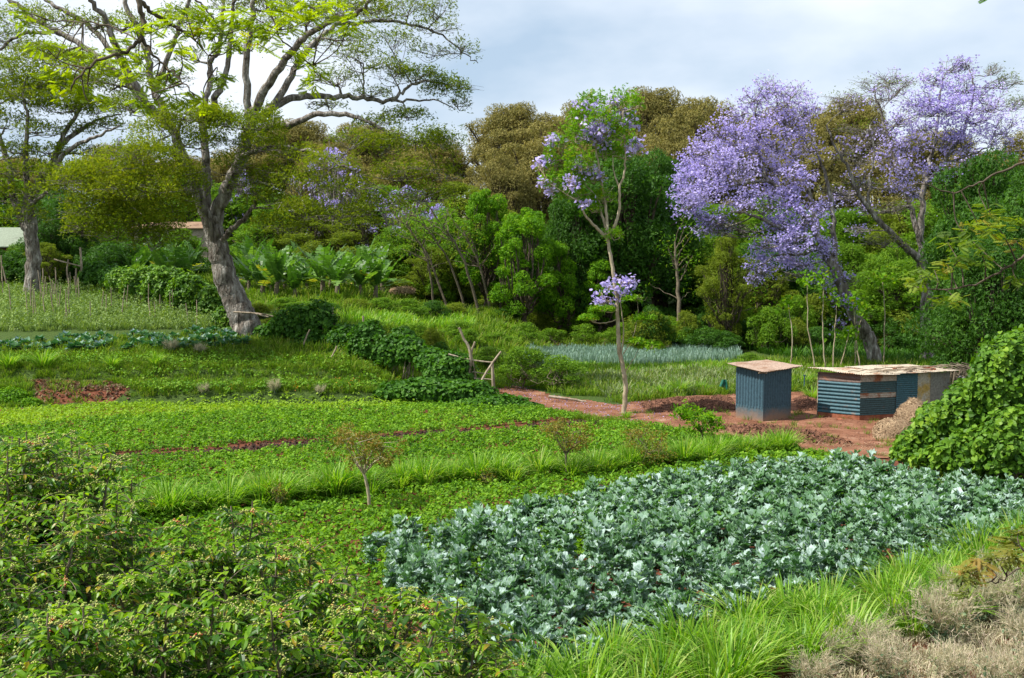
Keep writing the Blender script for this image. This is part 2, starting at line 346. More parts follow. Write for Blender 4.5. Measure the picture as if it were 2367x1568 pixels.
s1 = ramp(NN, [(.06, .024, .014), (.14, .05, .028), (.24, .10, .06)], [.3, .5, .72]); LL.new(n2.outputs[0], s1.inputs[0])
g1 = ramp(NN, [(.022, .035, .010), (.05, .085, .018), (.09, .13, .03)], [.3, .5, .7]); LL.new(n2.outputs[0], g1.inputs[0])
ad = NN.new('ShaderNodeMath'); ad.operation = 'ADD'; LL.new(at.outputs['Fac'], ad.inputs[0]); LL.new(n1.outputs[0], ad.inputs[1])
mr = NN.new('ShaderNodeMapRange'); mr.inputs[1].default_value = .92; mr.inputs[2].default_value = 1.08; LL.new(ad.outputs[0], mr.inputs[0])
mm = NN.new('ShaderNodeMix'); mm.data_type = 'RGBA'; LL.new(mr.outputs[0], mm.inputs[0]); LL.new(s1.outputs[0], mm.inputs[6]); LL.new(g1.outputs[0], mm.inputs[7])
p = NN.new('ShaderNodeBsdfPrincipled'); p.inputs['Roughness'].default_value = .95; p.inputs['Specular IOR Level'].default_value = .1; LL.new(mm.outputs[2], p.inputs['Base Color'])
bu = NN.new('ShaderNodeBump'); bu.inputs['Strength'].default_value = .9; bu.inputs['Distance'].default_value = .08; LL.new(n2.outputs[0], bu.inputs['Height']); LL.new(bu.outputs[0], p.inputs['Normal'])
o = NN.new('ShaderNodeOutputMaterial'); LL.new(p.outputs[0], o.inputs['Surface']); me.materials.append(m)

# red earth path and yard: a fine sheet just above the ground
lo, hi = P_path.min(0), P_path.max(0); st = .16
ax = np.arange(lo[0], hi[0], st); ay = np.arange(lo[1], hi[1], st); X, Y_ = np.meshgrid(ax, ay)
Z = hz(X, Y_) + .035 + .03 * vnoise(X, Y_, 2.5, 9) * .4
edge = .25 * vnoise(X, Y_, 3, 12)
cxm, cym = X[:-1, :-1] + st / 2 + edge[:-1, :-1], Y_[:-1, :-1] + st / 2 + .6 * edge[:-1, :-1]
k = inpoly(cxm, cym, P_path).ravel(); nx = len(ax)
i = (np.arange(len(ay) - 1)[:, None] * nx + np.arange(nx - 1)[None]).ravel()[k]
V = np.stack([X, Y_, Z], -1).reshape(-1, 3)
f = np.stack([i, i + 1, i + nx + 1, i + nx], -1); used = np.unique(f); rm = np.zeros(len(V), int); rm[used] = np.arange(len(used))
b = Bag(); b.add(V[used], rm[f].ravel(), np.full(len(f), 4), 0, 0, True)
path_mat = noisemat('red_earth', [(.085, .038, .022), (.16, .070, .040), (.22, .105, .063), (.31, .20, .14)], 1.1, 12, .95, 1.0, 10, pos=[.3, .45, .58, .72], dist=.03, spec=.1)
tag(b.build('dirt_path', path_mat), kind='structure')

# ------------------------------------------------------------------ low crops
ROW = np.array([math.cos(math.radians(24)), math.sin(math.radians(24))]); RN = np.array([-ROW[1], ROW[0]])
P_bean = wpoly([(-60, 975), (0, 962), (500, 925), (880, 922), (1180, 945), (1290, 955), (1400, 976), (1560, 998), (1700, 1018), (1850, 1048), (2000, 1072), (2100, 1150), (1500, 1250), (1000, 1400), (500, 1400), (-60, 1250)])
P_beanlt = wpoly([(-60, 965), (0, 952), (500, 922), (880, 918), (1010, 935), (900, 948), (600, 952), (300, 968), (-60, 1000)])
FUR = [G(*q)[:2] for q in [(200, 1062), (480, 1047), (740, 1026), (1060, 1003), (1400, 977)]]
def dist_line(x, y, Ls):
    d = np.full(x.shape, 1e9)
    for p, q in zip(Ls[:-1], Ls[1:]):
        v = q - p; t = np.clip(((x - p[0]) * v[0] + (y - p[1]) * v[1]) / (v @ v), 0, 1)
        d = np.minimum(d, np.hypot(x - p[0] - t * v[0], y - p[1] - t * v[1]))
    return d
def crop(poly, mat, name, label, ds=.22, dr=.55, nl=38, size=.085, hgt=.27, rad=.22, excl=None, thin=0):
    lo, hi = poly.min(0), poly.max(0); c = (lo + hi) / 2; Rr = np.linalg.norm(hi - lo) / 2
    s, t = np.meshgrid(np.arange(-Rr, Rr, ds), np.arange(-Rr, Rr, dr)); s = s + rng.normal(size=s.shape) * .06; t = t + rng.normal(size=t.shape) * .06
    x = c[0] + s * ROW[0] + t * RN[0]; y = c[1] + s * ROW[1] + t * RN[1]; x, y = x.ravel(), y.ravel()
    k = inpoly(x + .2 * vnoise(x, y, 3, 4), y + .3 * vnoise(x, y, 2, 5), poly)
    if excl is not None: k &= excl(x, y)
    x, y = x[k], y[k]; n = len(x)
    h = hgt * (1 + .35 * vnoise(x, y, 1.2, 8)) * rng.uniform(.55, 1.35, n)
    idx = np.repeat(np.arange(n), nl); a = rng.uniform(0, 6.283, n * nl); r = np.sqrt(rng.uniform(0, 1, n * nl))
    P = np.stack([x[idx] + rad * r * np.cos(a), y[idx] + rad * r * np.sin(a), hz(x[idx], y[idx]) + h[idx] * (1 - .65 * r ** 2) * rng.uniform(.55, 1.1, n * nl)], 1)
    nb = np.stack([np.cos(a) * r * .8, np.sin(a) * r * .8, np.full(n * nl, .9)], 1)
    base = rng.uniform(0, .3, n)[idx]
    b = Bag(); leaves(b, P, size, BROAD, nb=nb, rnd=np.clip(base + rng.normal(size=n * nl) * .2 + .32 + .15 * vnoise(P[:, 0], P[:, 1], .5, 2), 0, 1), spread=.45)
    return tag(b.build(name, mat), label, 'crop', kind='stuff')
crop(P_bean, lm_bean, 'bean_crop', 'low dense bean crop covering the middle field in faint rows', excl=lambda x, y: (dist_line(x, y, FUR) > .72 + .06 * vnoise(x, y, 2, 3)) & ~inpoly(x, y, P_beanlt))
crop(P_beanlt, lm_beanlt, 'young_crop', 'yellow green strip of young leafy crop below the terrace bank', .26, .3, 16, .09, .2, .2)

def tuft_mesh(n, ln, wd, lean=.6, base=.12, seed=0, segs=4):
    """arching grass blades as one bag"""
    r = np.random.default_rng(seed); b = Bag()
    a = r.uniform(0, 6.283, n); out = r.uniform(.1, 1, n) ** .8 * lean; l = ln * r.uniform(.55, 1.1, n)
    t = np.linspace(0, 1, segs + 1)
    hx = out[:, None] * (t ** 1.6)[None] * l[:, None]; zz = l[:, None] * (t[None] * (1 - .55 * out[:, None] * t[None] ** 1.5))
    P = np.stack([np.cos(a)[:, None] * hx, np.sin(a)[:, None] * hx, zz], -1) + (np.stack([np.cos(a), np.sin(a), 0 * a], 1) * base * np.sqrt(r.uniform(0, 1, n))[:, None])[:, None]
    tw = a + r.normal(size=n) * .5; side = np.stack([-np.sin(tw), np.cos(tw), 0 * a], 1)
    w = wd * np.array([.6, 1, .85, .55, .05])[None, :segs + 1] * r.uniform(.7, 1.2, n)[:, None]
    V = np.stack([P - side[:, None] * w[..., None] / 2, P + side[:, None] * w[..., None] / 2], 2).reshape(-1, 3)
    m = (segs + 1) * 2; f = np.array([[2 * i, 2 * i + 1, 2 * i + 3, 2 * i + 2] for i in range(segs)]).ravel()
    b.add(V, (f[None] + np.arange(n)[:, None] * m).ravel(), np.full(n * segs, 4), np.repeat(r.uniform(0, 1, n), segs), 0, True)
    return b
def stuff_tufts(name, label, pts, mat, variants, smin=.7, smax=1.2, cat='grass'):
    b = Bag(); pick = rng.integers(0, len(variants), len(pts))
    for vi, vb in enumerate(variants):
        P = pts[pick == vi]; n = len(P)
        if not n: continue
        T = (np.concatenate(vb.V), np.concatenate(vb.Lp), np.concatenate(vb.C)); R0 = np.concatenate(vb.R)
        a = rng.uniform(0, 6.283, n); s = rng.uniform(smin, smax, n)
        R = np.zeros((n, 3, 3)); R[:, 0, 0] = np.cos(a); R[:, 0, 1] = -np.sin(a); R[:, 1, 0] = np.sin(a); R[:, 1, 1] = np.cos(a); R[:, 2, 2] = 1
        V = np.einsum('nij,kj->nki', R, T[0]) * s[:, None, None] + P[:, None]
        lo = (T[1][None] + (np.arange(n) * len(T[0]))[:, None]).ravel(); off = rng.normal(size=n) * .15
        b.add(V, lo, np.tile(T[2], n), np.clip(R0[None] * .7 + .15 + off[:, None], 0, 1).ravel(), 0, True)
    return tag(b.build(name, mat), label, cat, kind='stuff')
small = [tuft_mesh(16, .34, .022, .8, .16, s, 3) for s in range(4)]
smallw = [tuft_mesh(12, .5, .035, .7, .2, s + 9, 3) for s in range(4)]

# grass clumps in rows: individual clumps sharing six meshes
gl = []
for s in range(6):
    bb = tuft_mesh(150, 1.15, .036, 1.0, .30, s + 20, 4); ob = bb.build('grass_clump', lm_grass); gl.append(ob)
used_g = set()
def gclump(P, s, label, group):
    k = int(rng.integers(0, 6))
    if k in used_g:
        o = gl[k].copy(); COL.objects.link(o)
    else: o = gl[k]; used_g.add(k)
    o.location = P; o.rotation_euler = (0, 0, rng.uniform(0, 6.28)); o.scale = (s * rng.uniform(.85, 1.15), s, s * rng.uniform(.8, 1.15))
    tag(o, label, 'grass clump', group)
def along(pts, n, jit):
    P = [G(*q)[:2] for q in pts]; P = np.array(P); d = np.concatenate([[0], np.cumsum(np.linalg.norm(np.diff(P, axis=0), axis=1))])
    t = np.linspace(0, d[-1], n); x = np.interp(t, d, P[:, 0]) + rng.normal(size=n) * jit; y = np.interp(t, d, P[:, 1]) + rng.normal(size=n) * jit
    return np.stack([x, y, hz(x, y)], 1)
for P in along([(230, 1212), (420, 1195), (640, 1168), (900, 1132), (1180, 1112)], 40, .22): gclump(P, rng.uniform(.75, 1.1), 'bright green arching grass clump in the row crossing the bean field', 'grass clumps in the row crossing the bean field')
for P in along([(1260, 1102), (1500, 1078), (1700, 1052), (1835, 1042)], 34, .25): gclump(P, rng.uniform(.7, .95), 'bright green arching grass clump in the row crossing the bean field', 'grass clumps in the row crossing the bean field')
for off, n in ((0, 26), (.75, 24), (1.5, 22)):
    Q = along([(1180, 1640), (1560, 1560), (1800, 1480), (2050, 1415), (2250, 1345), (2480, 1260)], n, .2)
    for P in Q:
        P = P + np.array([.35 * off, -off * .9 + .5, 0]) ; P[2] = hz(P[0], P[1])
        gclump(P, rng.uniform(.75, 1.05), 'tall lime green grass clump in the strip between kale and dry weeds', 'tall grass clumps between kale and dry weeds')

# ------------------------------------------------------------------ kale
def kale_bag(seed):
    global rng
    keep = rng; rng = np.random.default_rng(seed); b = Bag(); nl = 30
    for i in range(nl):
        a = i * 2.4 + rng.normal() * .3; t = i / nl; el = .25 + 1.0 * t + rng.normal() * .12; ln = rng.uniform(.18, .34) * (1 - .25 * t); z0 = .08 + .42 * t * rng.uniform(.7, 1.1)
        m = 7; u = np.linspace(0, 1, m); bend = el - u * rng.uniform(.5, 1.3)
        dx = np.concatenate([[0], np.cumsum(np.cos(bend[:-1]) * ln / (m - 1))]); dz = np.concatenate([[0], np.cumsum(np.sin(bend[:-1]) * ln / (m - 1))])
        wd = np.array([.03, .05, .20, .29, .30, .20, .04]) * ln * 1.15
        rows = []
        for side in (-1, -.55, 0, .55, 1):
            wv = (rng.normal(size=m) * .05 + .055 * np.sin(u * 23 + side * 5)) * abs(side) * ln * 2
            jag = (1 + rng.normal(size=m) * .26 * (abs(side) == 1))
            rows.append(np.stack([dx + wv * .3, side * wd * jag, dz + z0 + wv + .10 * abs(side) * wd], 1))
        V = np.stack(rows, 1); c, s = math.cos(a), math.sin(a); V = V.reshape(-1, 3) @ np.array([[c, s, 0], [-s, c, 0], [0, 0, 1]])
        q = np.array([[r * 5 + k, r * 5 + k + 1, (r + 1) * 5 + k + 1, (r + 1) * 5 + k] for r in range(m - 1) for k in range(4)])
        b.add(V, q.ravel(), np.full(len(q), 4), np.clip(rng.uniform(0, 1) ** 1.3 + rng.normal(size=len(q)) * .10, 0, 1), 0, False)
        # pale midrib
        b.tube(np.stack([dx * c, dx * s, dz + z0 + .004], 1)[:5], [.008, .007, .005, .004, .003], 3, 0, .97, False)
    b.tube([(0, 0, 0), (0, 0, .2), (.01, 0, .4)], [.02, .018, .012], 5, 0, .9)
    rng = keep; return b
kbags = [kale_bag(40 + i) for i in range(8)]
P_kale = wpoly([(820, 1290), (1100, 1225), (1450, 1155), (1750, 1098), (1980, 1090), (2130, 1130), (2460, 1175), (2460, 1285), (2250, 1330), (1900, 1405), (1600, 1500), (1280, 1590), (1120, 1600), (1000, 1480), (900, 1380)])
lo, hi = P_kale.min(0), P_kale.max(0); s, t = np.meshgrid(np.arange(-30, 30, .40), np.arange(-30, 30, .52)); c = (lo + hi) / 2
x = (c[0] + s * ROW[0] + t * RN[0] + rng.normal(size=s.shape) * .1).ravel(); y = (c[1] + s * ROW[1] + t * RN[1] + rng.normal(size=s.shape) * .1).ravel()
k = inpoly(x, y, P_kale) & (rng.random(len(x)) > .06); KP = np.stack([x[k], y[k], hz(x[k], y[k])], 1); KP = KP[np.argsort(KP[:, 1])]
kob = [kb.build('kale_plant', lm_kale) for kb in kbags]
for i, P in enumerate(KP[:290]):
    o = kob[i] if i < 8 else kob[int(rng.integers(0, 8))].copy()
    if i >= 8: COL.objects.link(o)
    o.location = P; s_ = rng.uniform(.65, 1.2) * (1 + .15 * vnoise(P[0], P[1], 1.0, 77)); o.scale = (s_, s_, s_ * rng.uniform(.8, 1.35)); o.rotation_euler = (rng.normal() * .08, rng.normal() * .08, rng.uniform(0, 6.28))
    tag(o, 'blue green kale plant with broad crinkled leaves growing in the kale field', 'kale plant', 'kale plants growing in the field')
print('kale', len(KP))
stuff_tufts('kale_crop', 'far part of the blue green kale field beside the vine bush', KP[290:], lm_kale, kbags, .8, 1.3, 'crop')

# ------------------------------------------------------------------ terraces, verges and weeds
def region_tufts(name, label, px, dens, mat, var, smin=.7, smax=1.2, cat='grass', keepn=None, excl=None):
    P = scatter(wpoly(px), dens)
    if keepn is not None: P = P[vnoise(P[:, 0], P[:, 1], 1.1, keepn) > -.22]
    if excl is not None: P = P[~inpoly(P[:, 0], P[:, 1], excl)]
    return stuff_tufts(name, label, P, mat, var, smin, smax, cat)
region_tufts('terrace_grass', 'short mixed grass and weeds on the terrace banks', [(-80, 818), (300, 815), (640, 815), (900, 850), (900, 915), (500, 915), (250, 930), (-80, 950)], 44, lm_low, small, .5, 1.1, 'grass', None, P_soil2)
region_tufts('verge_grass', 'grass and weeds behind the red path', [(1150, 862), (1700, 850), (1900, 850), (1900, 905), (1700, 915), (1560, 928), (1430, 934), (1300, 915), (1180, 890)], 14, lm_low, smallw, .6, 1.2, 'grass', 33)
region_tufts('verge_herbs', 'greyish feathery herbs behind the red path', [(1290, 870), (1700, 862), (1890, 862), (1890, 900), (1700, 908), (1560, 920), (1430, 925), (1330, 905)], 7, leafmat('leaf_herb', [(.10, .15, .06), (.18, .24, .09), (.28, .32, .15)], .3, .7), smallw, .8, 1.4, 'herbs', 37)
region_tufts('meadow_grass', 'bright long grass terrace below the leaning trees', [(790, 742), (1000, 734), (1090, 748), (1090, 768), (790, 764)], 16, lm_grass, smallw, 1.0, 1.8, 'grass')
region_tufts('meadow_weeds', 'uneven weeds on the terraces behind the vine fence', [(640, 690), (980, 700), (1280, 740), (1480, 770), (1500, 815), (1250, 812), (1180, 862), (900, 830), (760, 790), (640, 740)], 8, lm_low, smallw, .8, 1.6, 'weeds', 36)
region_tufts('forest_weeds', 'undergrowth along the forest edge', [(700, 660), (1000, 690), (1300, 735), (1500, 775), (1750, 815), (1900, 845), (2360, 860), (2360, 790), (1800, 750), (1300, 700), (900, 640)], 4, lm_dark, smallw, 1.0, 2.0, 'weeds')
onion = [tuft_mesh(9, .62, .03, .3, .08, s + 60, 3) for s in range(3)]
region_tufts('onion_crop', 'silvery blue green onion bed behind the slender tree', [(1215, 815), (1700, 812), (1716, 838), (1500, 848), (1215, 846)], 26, lm_onion, onion, .8, 1.15, 'crop')
region_tufts('onion_edge_grass', 'bright grass edging the onion bed', [(1300, 848), (1500, 852), (1716, 842), (1800, 850), (1700, 866), (1300, 868)], 14, lm_grass, smallw, .7, 1.2)
lm_plot = leafmat('leaf_plot', [(.07, .13, .03), (.13, .22, .045), (.20, .30, .06), (.27, .36, .10)], .3, .6)
region_tufts('plot_undergrowth', 'thin undergrowth in the staked plot', [(-60, 672), (250, 664), (420, 700), (540, 760), (300, 765), (-60, 768)], 12, lm_plot, smallw, .6, 1.2, 'crop')
region_tufts('plot_edge_weeds', 'dark weeds at the far edge of the staked plot', [(-60, 640), (200, 636), (250, 664), (-60, 672)], 8, lm_low, smallw, .8, 1.3, 'weeds')
region_tufts('row_edge_grass', 'short grass fringe along the red path edge', [(1180, 938), (1440, 975), (1560, 995), (1850, 1043), (1980, 1066), (1960, 1074), (1700, 1022), (1400, 982), (1180, 948)], 20, lm_low, small, .6, 1.0)
region_tufts('yard_grass', 'sparse pale grass on the red yard', [(1480, 925), (1690, 925), (1700, 965), (1500, 962)], 3, lm_low, small, .5, .9, 'grass', 41)
region_tufts('ground_weeds', 'low weeds under the coffee bushes', [(-200, 1750), (-100, 1250), (500, 1350), (1000, 1500), (1200, 1750)], 14, lm_low, smallw, .6, 1.0, 'weeds')
region_tufts('weed_litter', 'dry grass litter under the dry weeds', [(1780, 1640), (1860, 1480), (1960, 1420), (2150, 1370), (2460, 1250), (2600, 1700)], 40, lm_dry, small, .5, .9, 'dry grass', 43)
region_tufts('grove_floor', 'green undergrowth between the banana plants', [(200, 690), (180, 630), (560, 625), (900, 640), (960, 700), (640, 700), (560, 760), (420, 700)], 7, lm_low, smallw, 1.0, 1.9, 'weeds')
region_tufts('terrace_weeds', 'dull green weeds on the upper terrace edges', [(-80, 800), (600, 770), (680, 800), (900, 840), (880, 860), (600, 830), (-80, 832)], 14, lm_low, smallw, .5, 1.0, 'weeds')
region_tufts('bank_weeds', 'weeds around the vine mound bank', [(620, 760), (960, 800), (1160, 860), (1180, 900), (900, 890), (640, 830)], 12, lm_low, smallw, .6, 1.2, 'weeds')
region_tufts('shed_weeds', 'weeds and grass behind the sheds', [(1700, 905), (1880, 900), (2300, 900), (2360, 850), (1700, 838)], 12, lm_low, smallw, .7, 1.5, 'weeds')
region_tufts('bush_foot_weeds', 'weeds around the foot of the vine bush', [(2080, 1062), (2190, 960), (2460, 950), (2460, 1180), (2140, 1135)], 8, lm_low, smallw, .6, 1.1, 'weeds')
# straw and litter on the yard
P = scatter(wpoly([(1640, 995), (1800, 1000), (1960, 1010), (2060, 1040), (2060, 1060), (1900, 1050), (1700, 1012)]), 90)
P = P[vnoise(P[:, 0], P[:, 1], 1.3, 51) > -.1]; P[:, 2] += .05
b = Bag(); d = rdir(len(P)); d[:, 2] *= .15; b.inst(BLADE, P, basis(d, np.tile([0, 0, 1.], (len(P), 1))), np.stack([np.full(len(P), .012), rng.uniform(.1, .35, len(P)), np.full(len(P), .01)], 1))
tag(b.build('straw_litter', lm_hay), 'pale straw scattered over the front edge of the red yard', 'straw', kind='stuff')
P = scatter(wpoly([(1640, 985), (1760, 990), (1900, 1000), (1980, 1030), (1850, 1030), (1700, 1005)]), 120); P[:, 2] += .04 + .1 * np.maximum(0, vnoise(P[:, 0], P[:, 1], 1.5, 5))
b = Bag(); leaves(b, P, .08, BROAD, rnd=rng.uniform(0, 1, len(P)), up=.5)
tag(b.build('leaf_litter', leafmat('dead_leaf', [(.07, .03, .02), (.16, .07, .04), (.28, .15, .09)], .1, .9)), 'dark reddish brown leaf litter bank in front of the outhouse', 'litter', kind='stuff')
P = scatter(P_path, 14); P = P[(P[:, 1] > 44) & (P[:, 0] < 8)]; P[:, 2] += .05
b = Bag(); leaves(b, P, .045, BROAD, up=1.5, rnd=rng.uniform(0, 1, len(P)))
tag(b.build('fallen_petals', lm_purple), 'fallen lilac petals sprinkled on the red path', 'petals', kind='stuff')
P = scatter(P_path, 26); P = P[P[:, 1] > 38]; P[:, 2] += .035; n_ = len(P)
b = Bag(); b.inst(OCTA, P, basis(rdir(n_), rdir(n_)), np.stack([rng.uniform(.01, .05, n_), rng.uniform(.01, .04, n_), rng.uniform(.008, .025, n_)], 1), rng.uniform(0, 1, n_))
tag(b.build('soil_clods', leafmat('clod', [(.07, .03, .02), (.16, .065, .04), (.30, .16, .11)], 0, .95)), 'red soil clods and pebbles strewn over the yard', 'clods', kind='stuff')
for nm_, lb_, pl_, nn_, dn_ in [('soil_bank', 'dug reddish brown soil bank behind the outhouse', [(1480, 938), (1560, 925), (1690, 922), (1700, 950), (1600, 958), (1500, 955)], .2, 240), ('soil_bank', 'small dug soil bank between the outhouse and the long shed', [(1835, 925), (1870, 915), (1892, 930), (1890, 950), (1850, 955)], .2, 240), ('soil_bank', 'dark reddish ridge of soil and dead leaves in front of the outhouse', [(1660, 990), (1780, 992), (1900, 1008), (1960, 1028), (1850, 1022), (1700, 1006)], .22, 260)]:
    pw = wpoly(pl_); P = scatter(pw, dn_); dd = dist_line(P[:, 0], P[:, 1], list(pw) + [pw[0]]); P[:, 2] += nn_ * np.minimum(1, dd / .7) * rng.uniform(.55, 1, len(P)) + .03; n_ = len(P)
    b = Bag(); b.inst(OCTA, P, basis(rdir(n_), rdir(n_)), np.stack([rng.uniform(.04, .12, n_), rng.uniform(.04, .12, n_), rng.uniform(.03, .07, n_)], 1), np.clip(rng.normal(size=n_) * .25 + .35, 0, 1))
    tag(b.build(nm_, leafmat('bank_soil', [(.08, .036, .021), (.15, .067, .039), (.23, .112, .068)], 0, .95)), lb_, 'soil bank', kind='stuff')
region_tufts('yard_weeds', 'sparse weeds dotted over the edges of the yard', [(1480, 945), (1700, 960), (1900, 955), (2060, 960), (2100, 1000), (2050, 1060), (1900, 1045), (1700, 1000), (1450, 965)], 2.2, lm_low, small, .4, .9, 'weeds', 47)
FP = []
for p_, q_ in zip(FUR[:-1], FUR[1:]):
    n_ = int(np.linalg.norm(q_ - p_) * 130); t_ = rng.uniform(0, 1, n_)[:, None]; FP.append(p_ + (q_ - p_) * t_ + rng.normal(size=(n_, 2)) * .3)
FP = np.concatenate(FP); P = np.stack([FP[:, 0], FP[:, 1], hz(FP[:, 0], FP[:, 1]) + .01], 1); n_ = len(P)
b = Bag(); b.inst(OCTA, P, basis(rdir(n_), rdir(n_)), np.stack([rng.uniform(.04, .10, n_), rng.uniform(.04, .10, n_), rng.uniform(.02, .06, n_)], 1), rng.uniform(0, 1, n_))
tag(b.build('furrow_shade_soil', leafmat('furrow_shade_clod', [(.022, .012, .008), (.045, .022, .014), (.08, .04, .025)], 0, .95)), 'soil clods coloured dark as the shade along the furrow crossing the bean field', 'furrow', kind='stuff')  # shade of the furrow painted in as dark clod colours
P = scatter(P_soil2, 110); P[:, 2] += .02; n_ = len(P); b = Bag(); leaves(b, P, .14, BROAD, up=.7, rnd=rng.uniform(0, 1, n_))
tag(b.build('dead_leaf_cover', leafmat('dead_leaf_cover', [(.06, .028, .018), (.13, .06, .038), (.22, .14, .09), (.12, .17, .03)], .1, .9)), 'withered reddish brown ground cover on the left terrace bank', 'litter', kind='stuff')
region_tufts('bank_tufts', 'sparse weeds sprouting in the withered terrace patch', [(60, 878), (250, 885), (300, 895), (300, 925), (90, 935)], 9, lm_low, small, .6, 1.2, 'weeds', 61)
# orange weed flowers on the terrace
P = scatter(wpoly([(340, 925), (900, 885), (950, 900), (600, 925), (360, 935)]), .8); P[:, 2] += rng.uniform(.15, .45, len(P)); P = np.repeat(P, 5, 0) + rng.normal(size=(len(P) * 5, 3)) * .07
b = Bag(); leaves(b, P, .07, BROAD, rnd=rng.uniform(0, 1, len(P)))
tag(b.build('weed_flowers', leafmat('orange_flower', [(.45, .14, .02), (.5, .28, .03)], .3, .6)), 'small orange flowers among weeds on the terrace bank', 'wildflowers', kind='stuff')

lm_bed = leafmat('leaf_bed', [(.05, .13, .012), (.10, .23, .016), (.16, .31, .022), (.22, .34, .04)], .35, .6, spec=.15)
crop(wpoly([(-60, 828), (500, 826), (820, 838), (900, 852), (600, 850), (200, 846), (-60, 850)]), lm_bed, 'terrace_bed', 'upper low leafy bed on the left terrace', .45, .5, 26, .10, .42, .34)
crop(wpoly([(180, 866), (500, 864), (900, 866), (910, 880), (500, 878), (240, 880)]), lm_bed, 'terrace_bed', 'middle low leafy bed on the left terrace', .45, .5, 26, .10, .40, .34)
crop(wpoly([(280, 898), (460, 893), (700, 893), (880, 888), (900, 905), (640, 912), (420, 916), (290, 918)]), lm_bed, 'terrace_bed', 'lowest leafy bed along the foot of the terrace bank', .38, .40, 26, .10, .45, .32)
crop(wpoly([(-60, 672), (250, 664), (420, 700), (540, 760), (300, 765), (-60, 768)]), lm_plot, 'climbing_bean_plot', 'light green climbing bean plot among the wooden stakes', .6, 1.0, 34, .10, .85, .34)
# purplish cabbages and kale in the terrace row
def rosette(seed, n=11, r=.3, T=HEART):
    rr = np.random.default_rng(seed); b = Bag(); a = np.arange(n) * 2.4; el = np.linspace(.1, 1.2, n)
    d = np.stack([np.cos(a) * np.cos(el), np.sin(a) * np.cos(el), np.sin(el)], 1); nn = np.stack([-np.cos(a) * np.sin(el), -np.sin(a) * np.sin(el), np.cos(el)], 1)
    b.inst(T, np.zeros((n, 3)) + [0, 0, .1], basis(d, nn), r * rr.uniform(.8, 1.15, n), rr.uniform(0, 1, n)); return b
lm_cab = leafmat('leaf_cabbage', [(.03, .10, .04), (.05, .15, .06), (.10, .20, .12), (.22, .32, .34)], .2, .5, (1.1, 1.5, .4), .3)
cab = [rosette(s, 12, .42).build('cabbage', lm_cab) for s in range(4)]
CPt = scatter(wpoly([(-40, 795), (300, 778), (520, 768), (600, 800), (400, 812), (-40, 822)]), 3.2)[:180]
for i, P in enumerate(CPt):
    o = cab[i] if i < 4 else cab[int(rng.integers(0, 4))].copy()
    if i >= 4: COL.objects.link(o)
    s_ = rng.uniform(.55, 1.1); o.location = P; o.scale = (s_,) * 3; o.rotation_euler = (0, 0, rng.uniform(0, 6.28))
    tag(o, 'blue green cabbage rosette planted on the upper left terrace', 'cabbage', 'cabbages on the upper left terrace')
# stakes
SP = scatter(wpoly([(-30, 690), (240, 676), (400, 715), (500, 760), (300, 750), (-30, 745)]), .30)[:120]
sb = Bag(); sb.tube([(0, 0, -.1), (.02, .01, .8), (-.02, 0, 1.6)], [.036, .03, .024], 5); st0 = sb.build('stake', wood_pole)
for i, P in enumerate(SP):
    o = st0 if i == 0 else st0.copy()
    if i: COL.objects.link(o)
    o.location = P; o.scale = (1, 1, rng.uniform(.7, 1.25)); o.rotation_euler = (rng.normal() * .09, rng.normal() * .09, rng.uniform(0, 6))
    tag(o, 'thin wooden bean stake standing in the light green plot', 'stake', 'bean stakes in the light green plot')

# ------------------------------------------------------------------ drawn trees
def drawn_tree(name, label, cat, base, Y0, limbs, pads, leafmatl, bark, size=.2, dens=40, T=SPRIG, clump=0, extra=None, nsub=7, depth=.9, k=5, spread_y=2.5, maxr=.09, wa=.04, pn='crown', group=None, thin=1.0):
    s = Y0 / F; B = np.array(base, float); root = empty(name, tuple(B), label, cat, group)
    wood = Bag(); lf = Bag(); nodes = []; ex = Bag()
    for li, (pts, r0, r1) in enumerate(limbs):
        P = [np.array(base) - [0, 0, .3] if q == 'base' else W(q[0], q[1], Y0 + q[2]) for q in pts]
        limb(wood, nodes, P, r0 * thin, r1 * thin, 12 if r0 > .3 else 7, k, wa)
    for q in pads:
        px, py, dY, rx, rz = q[:5]; f = q[5] if len(q) > 5 else 1; rb = q[6] if len(q) > 6 else 0; mode = q[7] if len(q) > 7 else 0
        C = W(px, py, Y0 + dY); ss_ = (Y0 + dY) / F; a, c = rx * ss_, rz * ss_; bb = max(a * depth, .5)
        tgt = lf if mode == 0 else ex
        pad(wood, nodes, tgt, C, (a, bb, c), dens * f * math.pi * a * bb, size, T if mode == 0 else BROAD, nsub, clump if mode == 0 else (extra[2] if extra else .2), maxr=maxr, rb=rb, ball=(mode == 1))
    wood.build('trunk', bark, root, origin=B); lf.build(pn, leafmatl, root, origin=B)
    if ex.V: ex.build(extra[0], extra[1], root, origin=B)
    return root

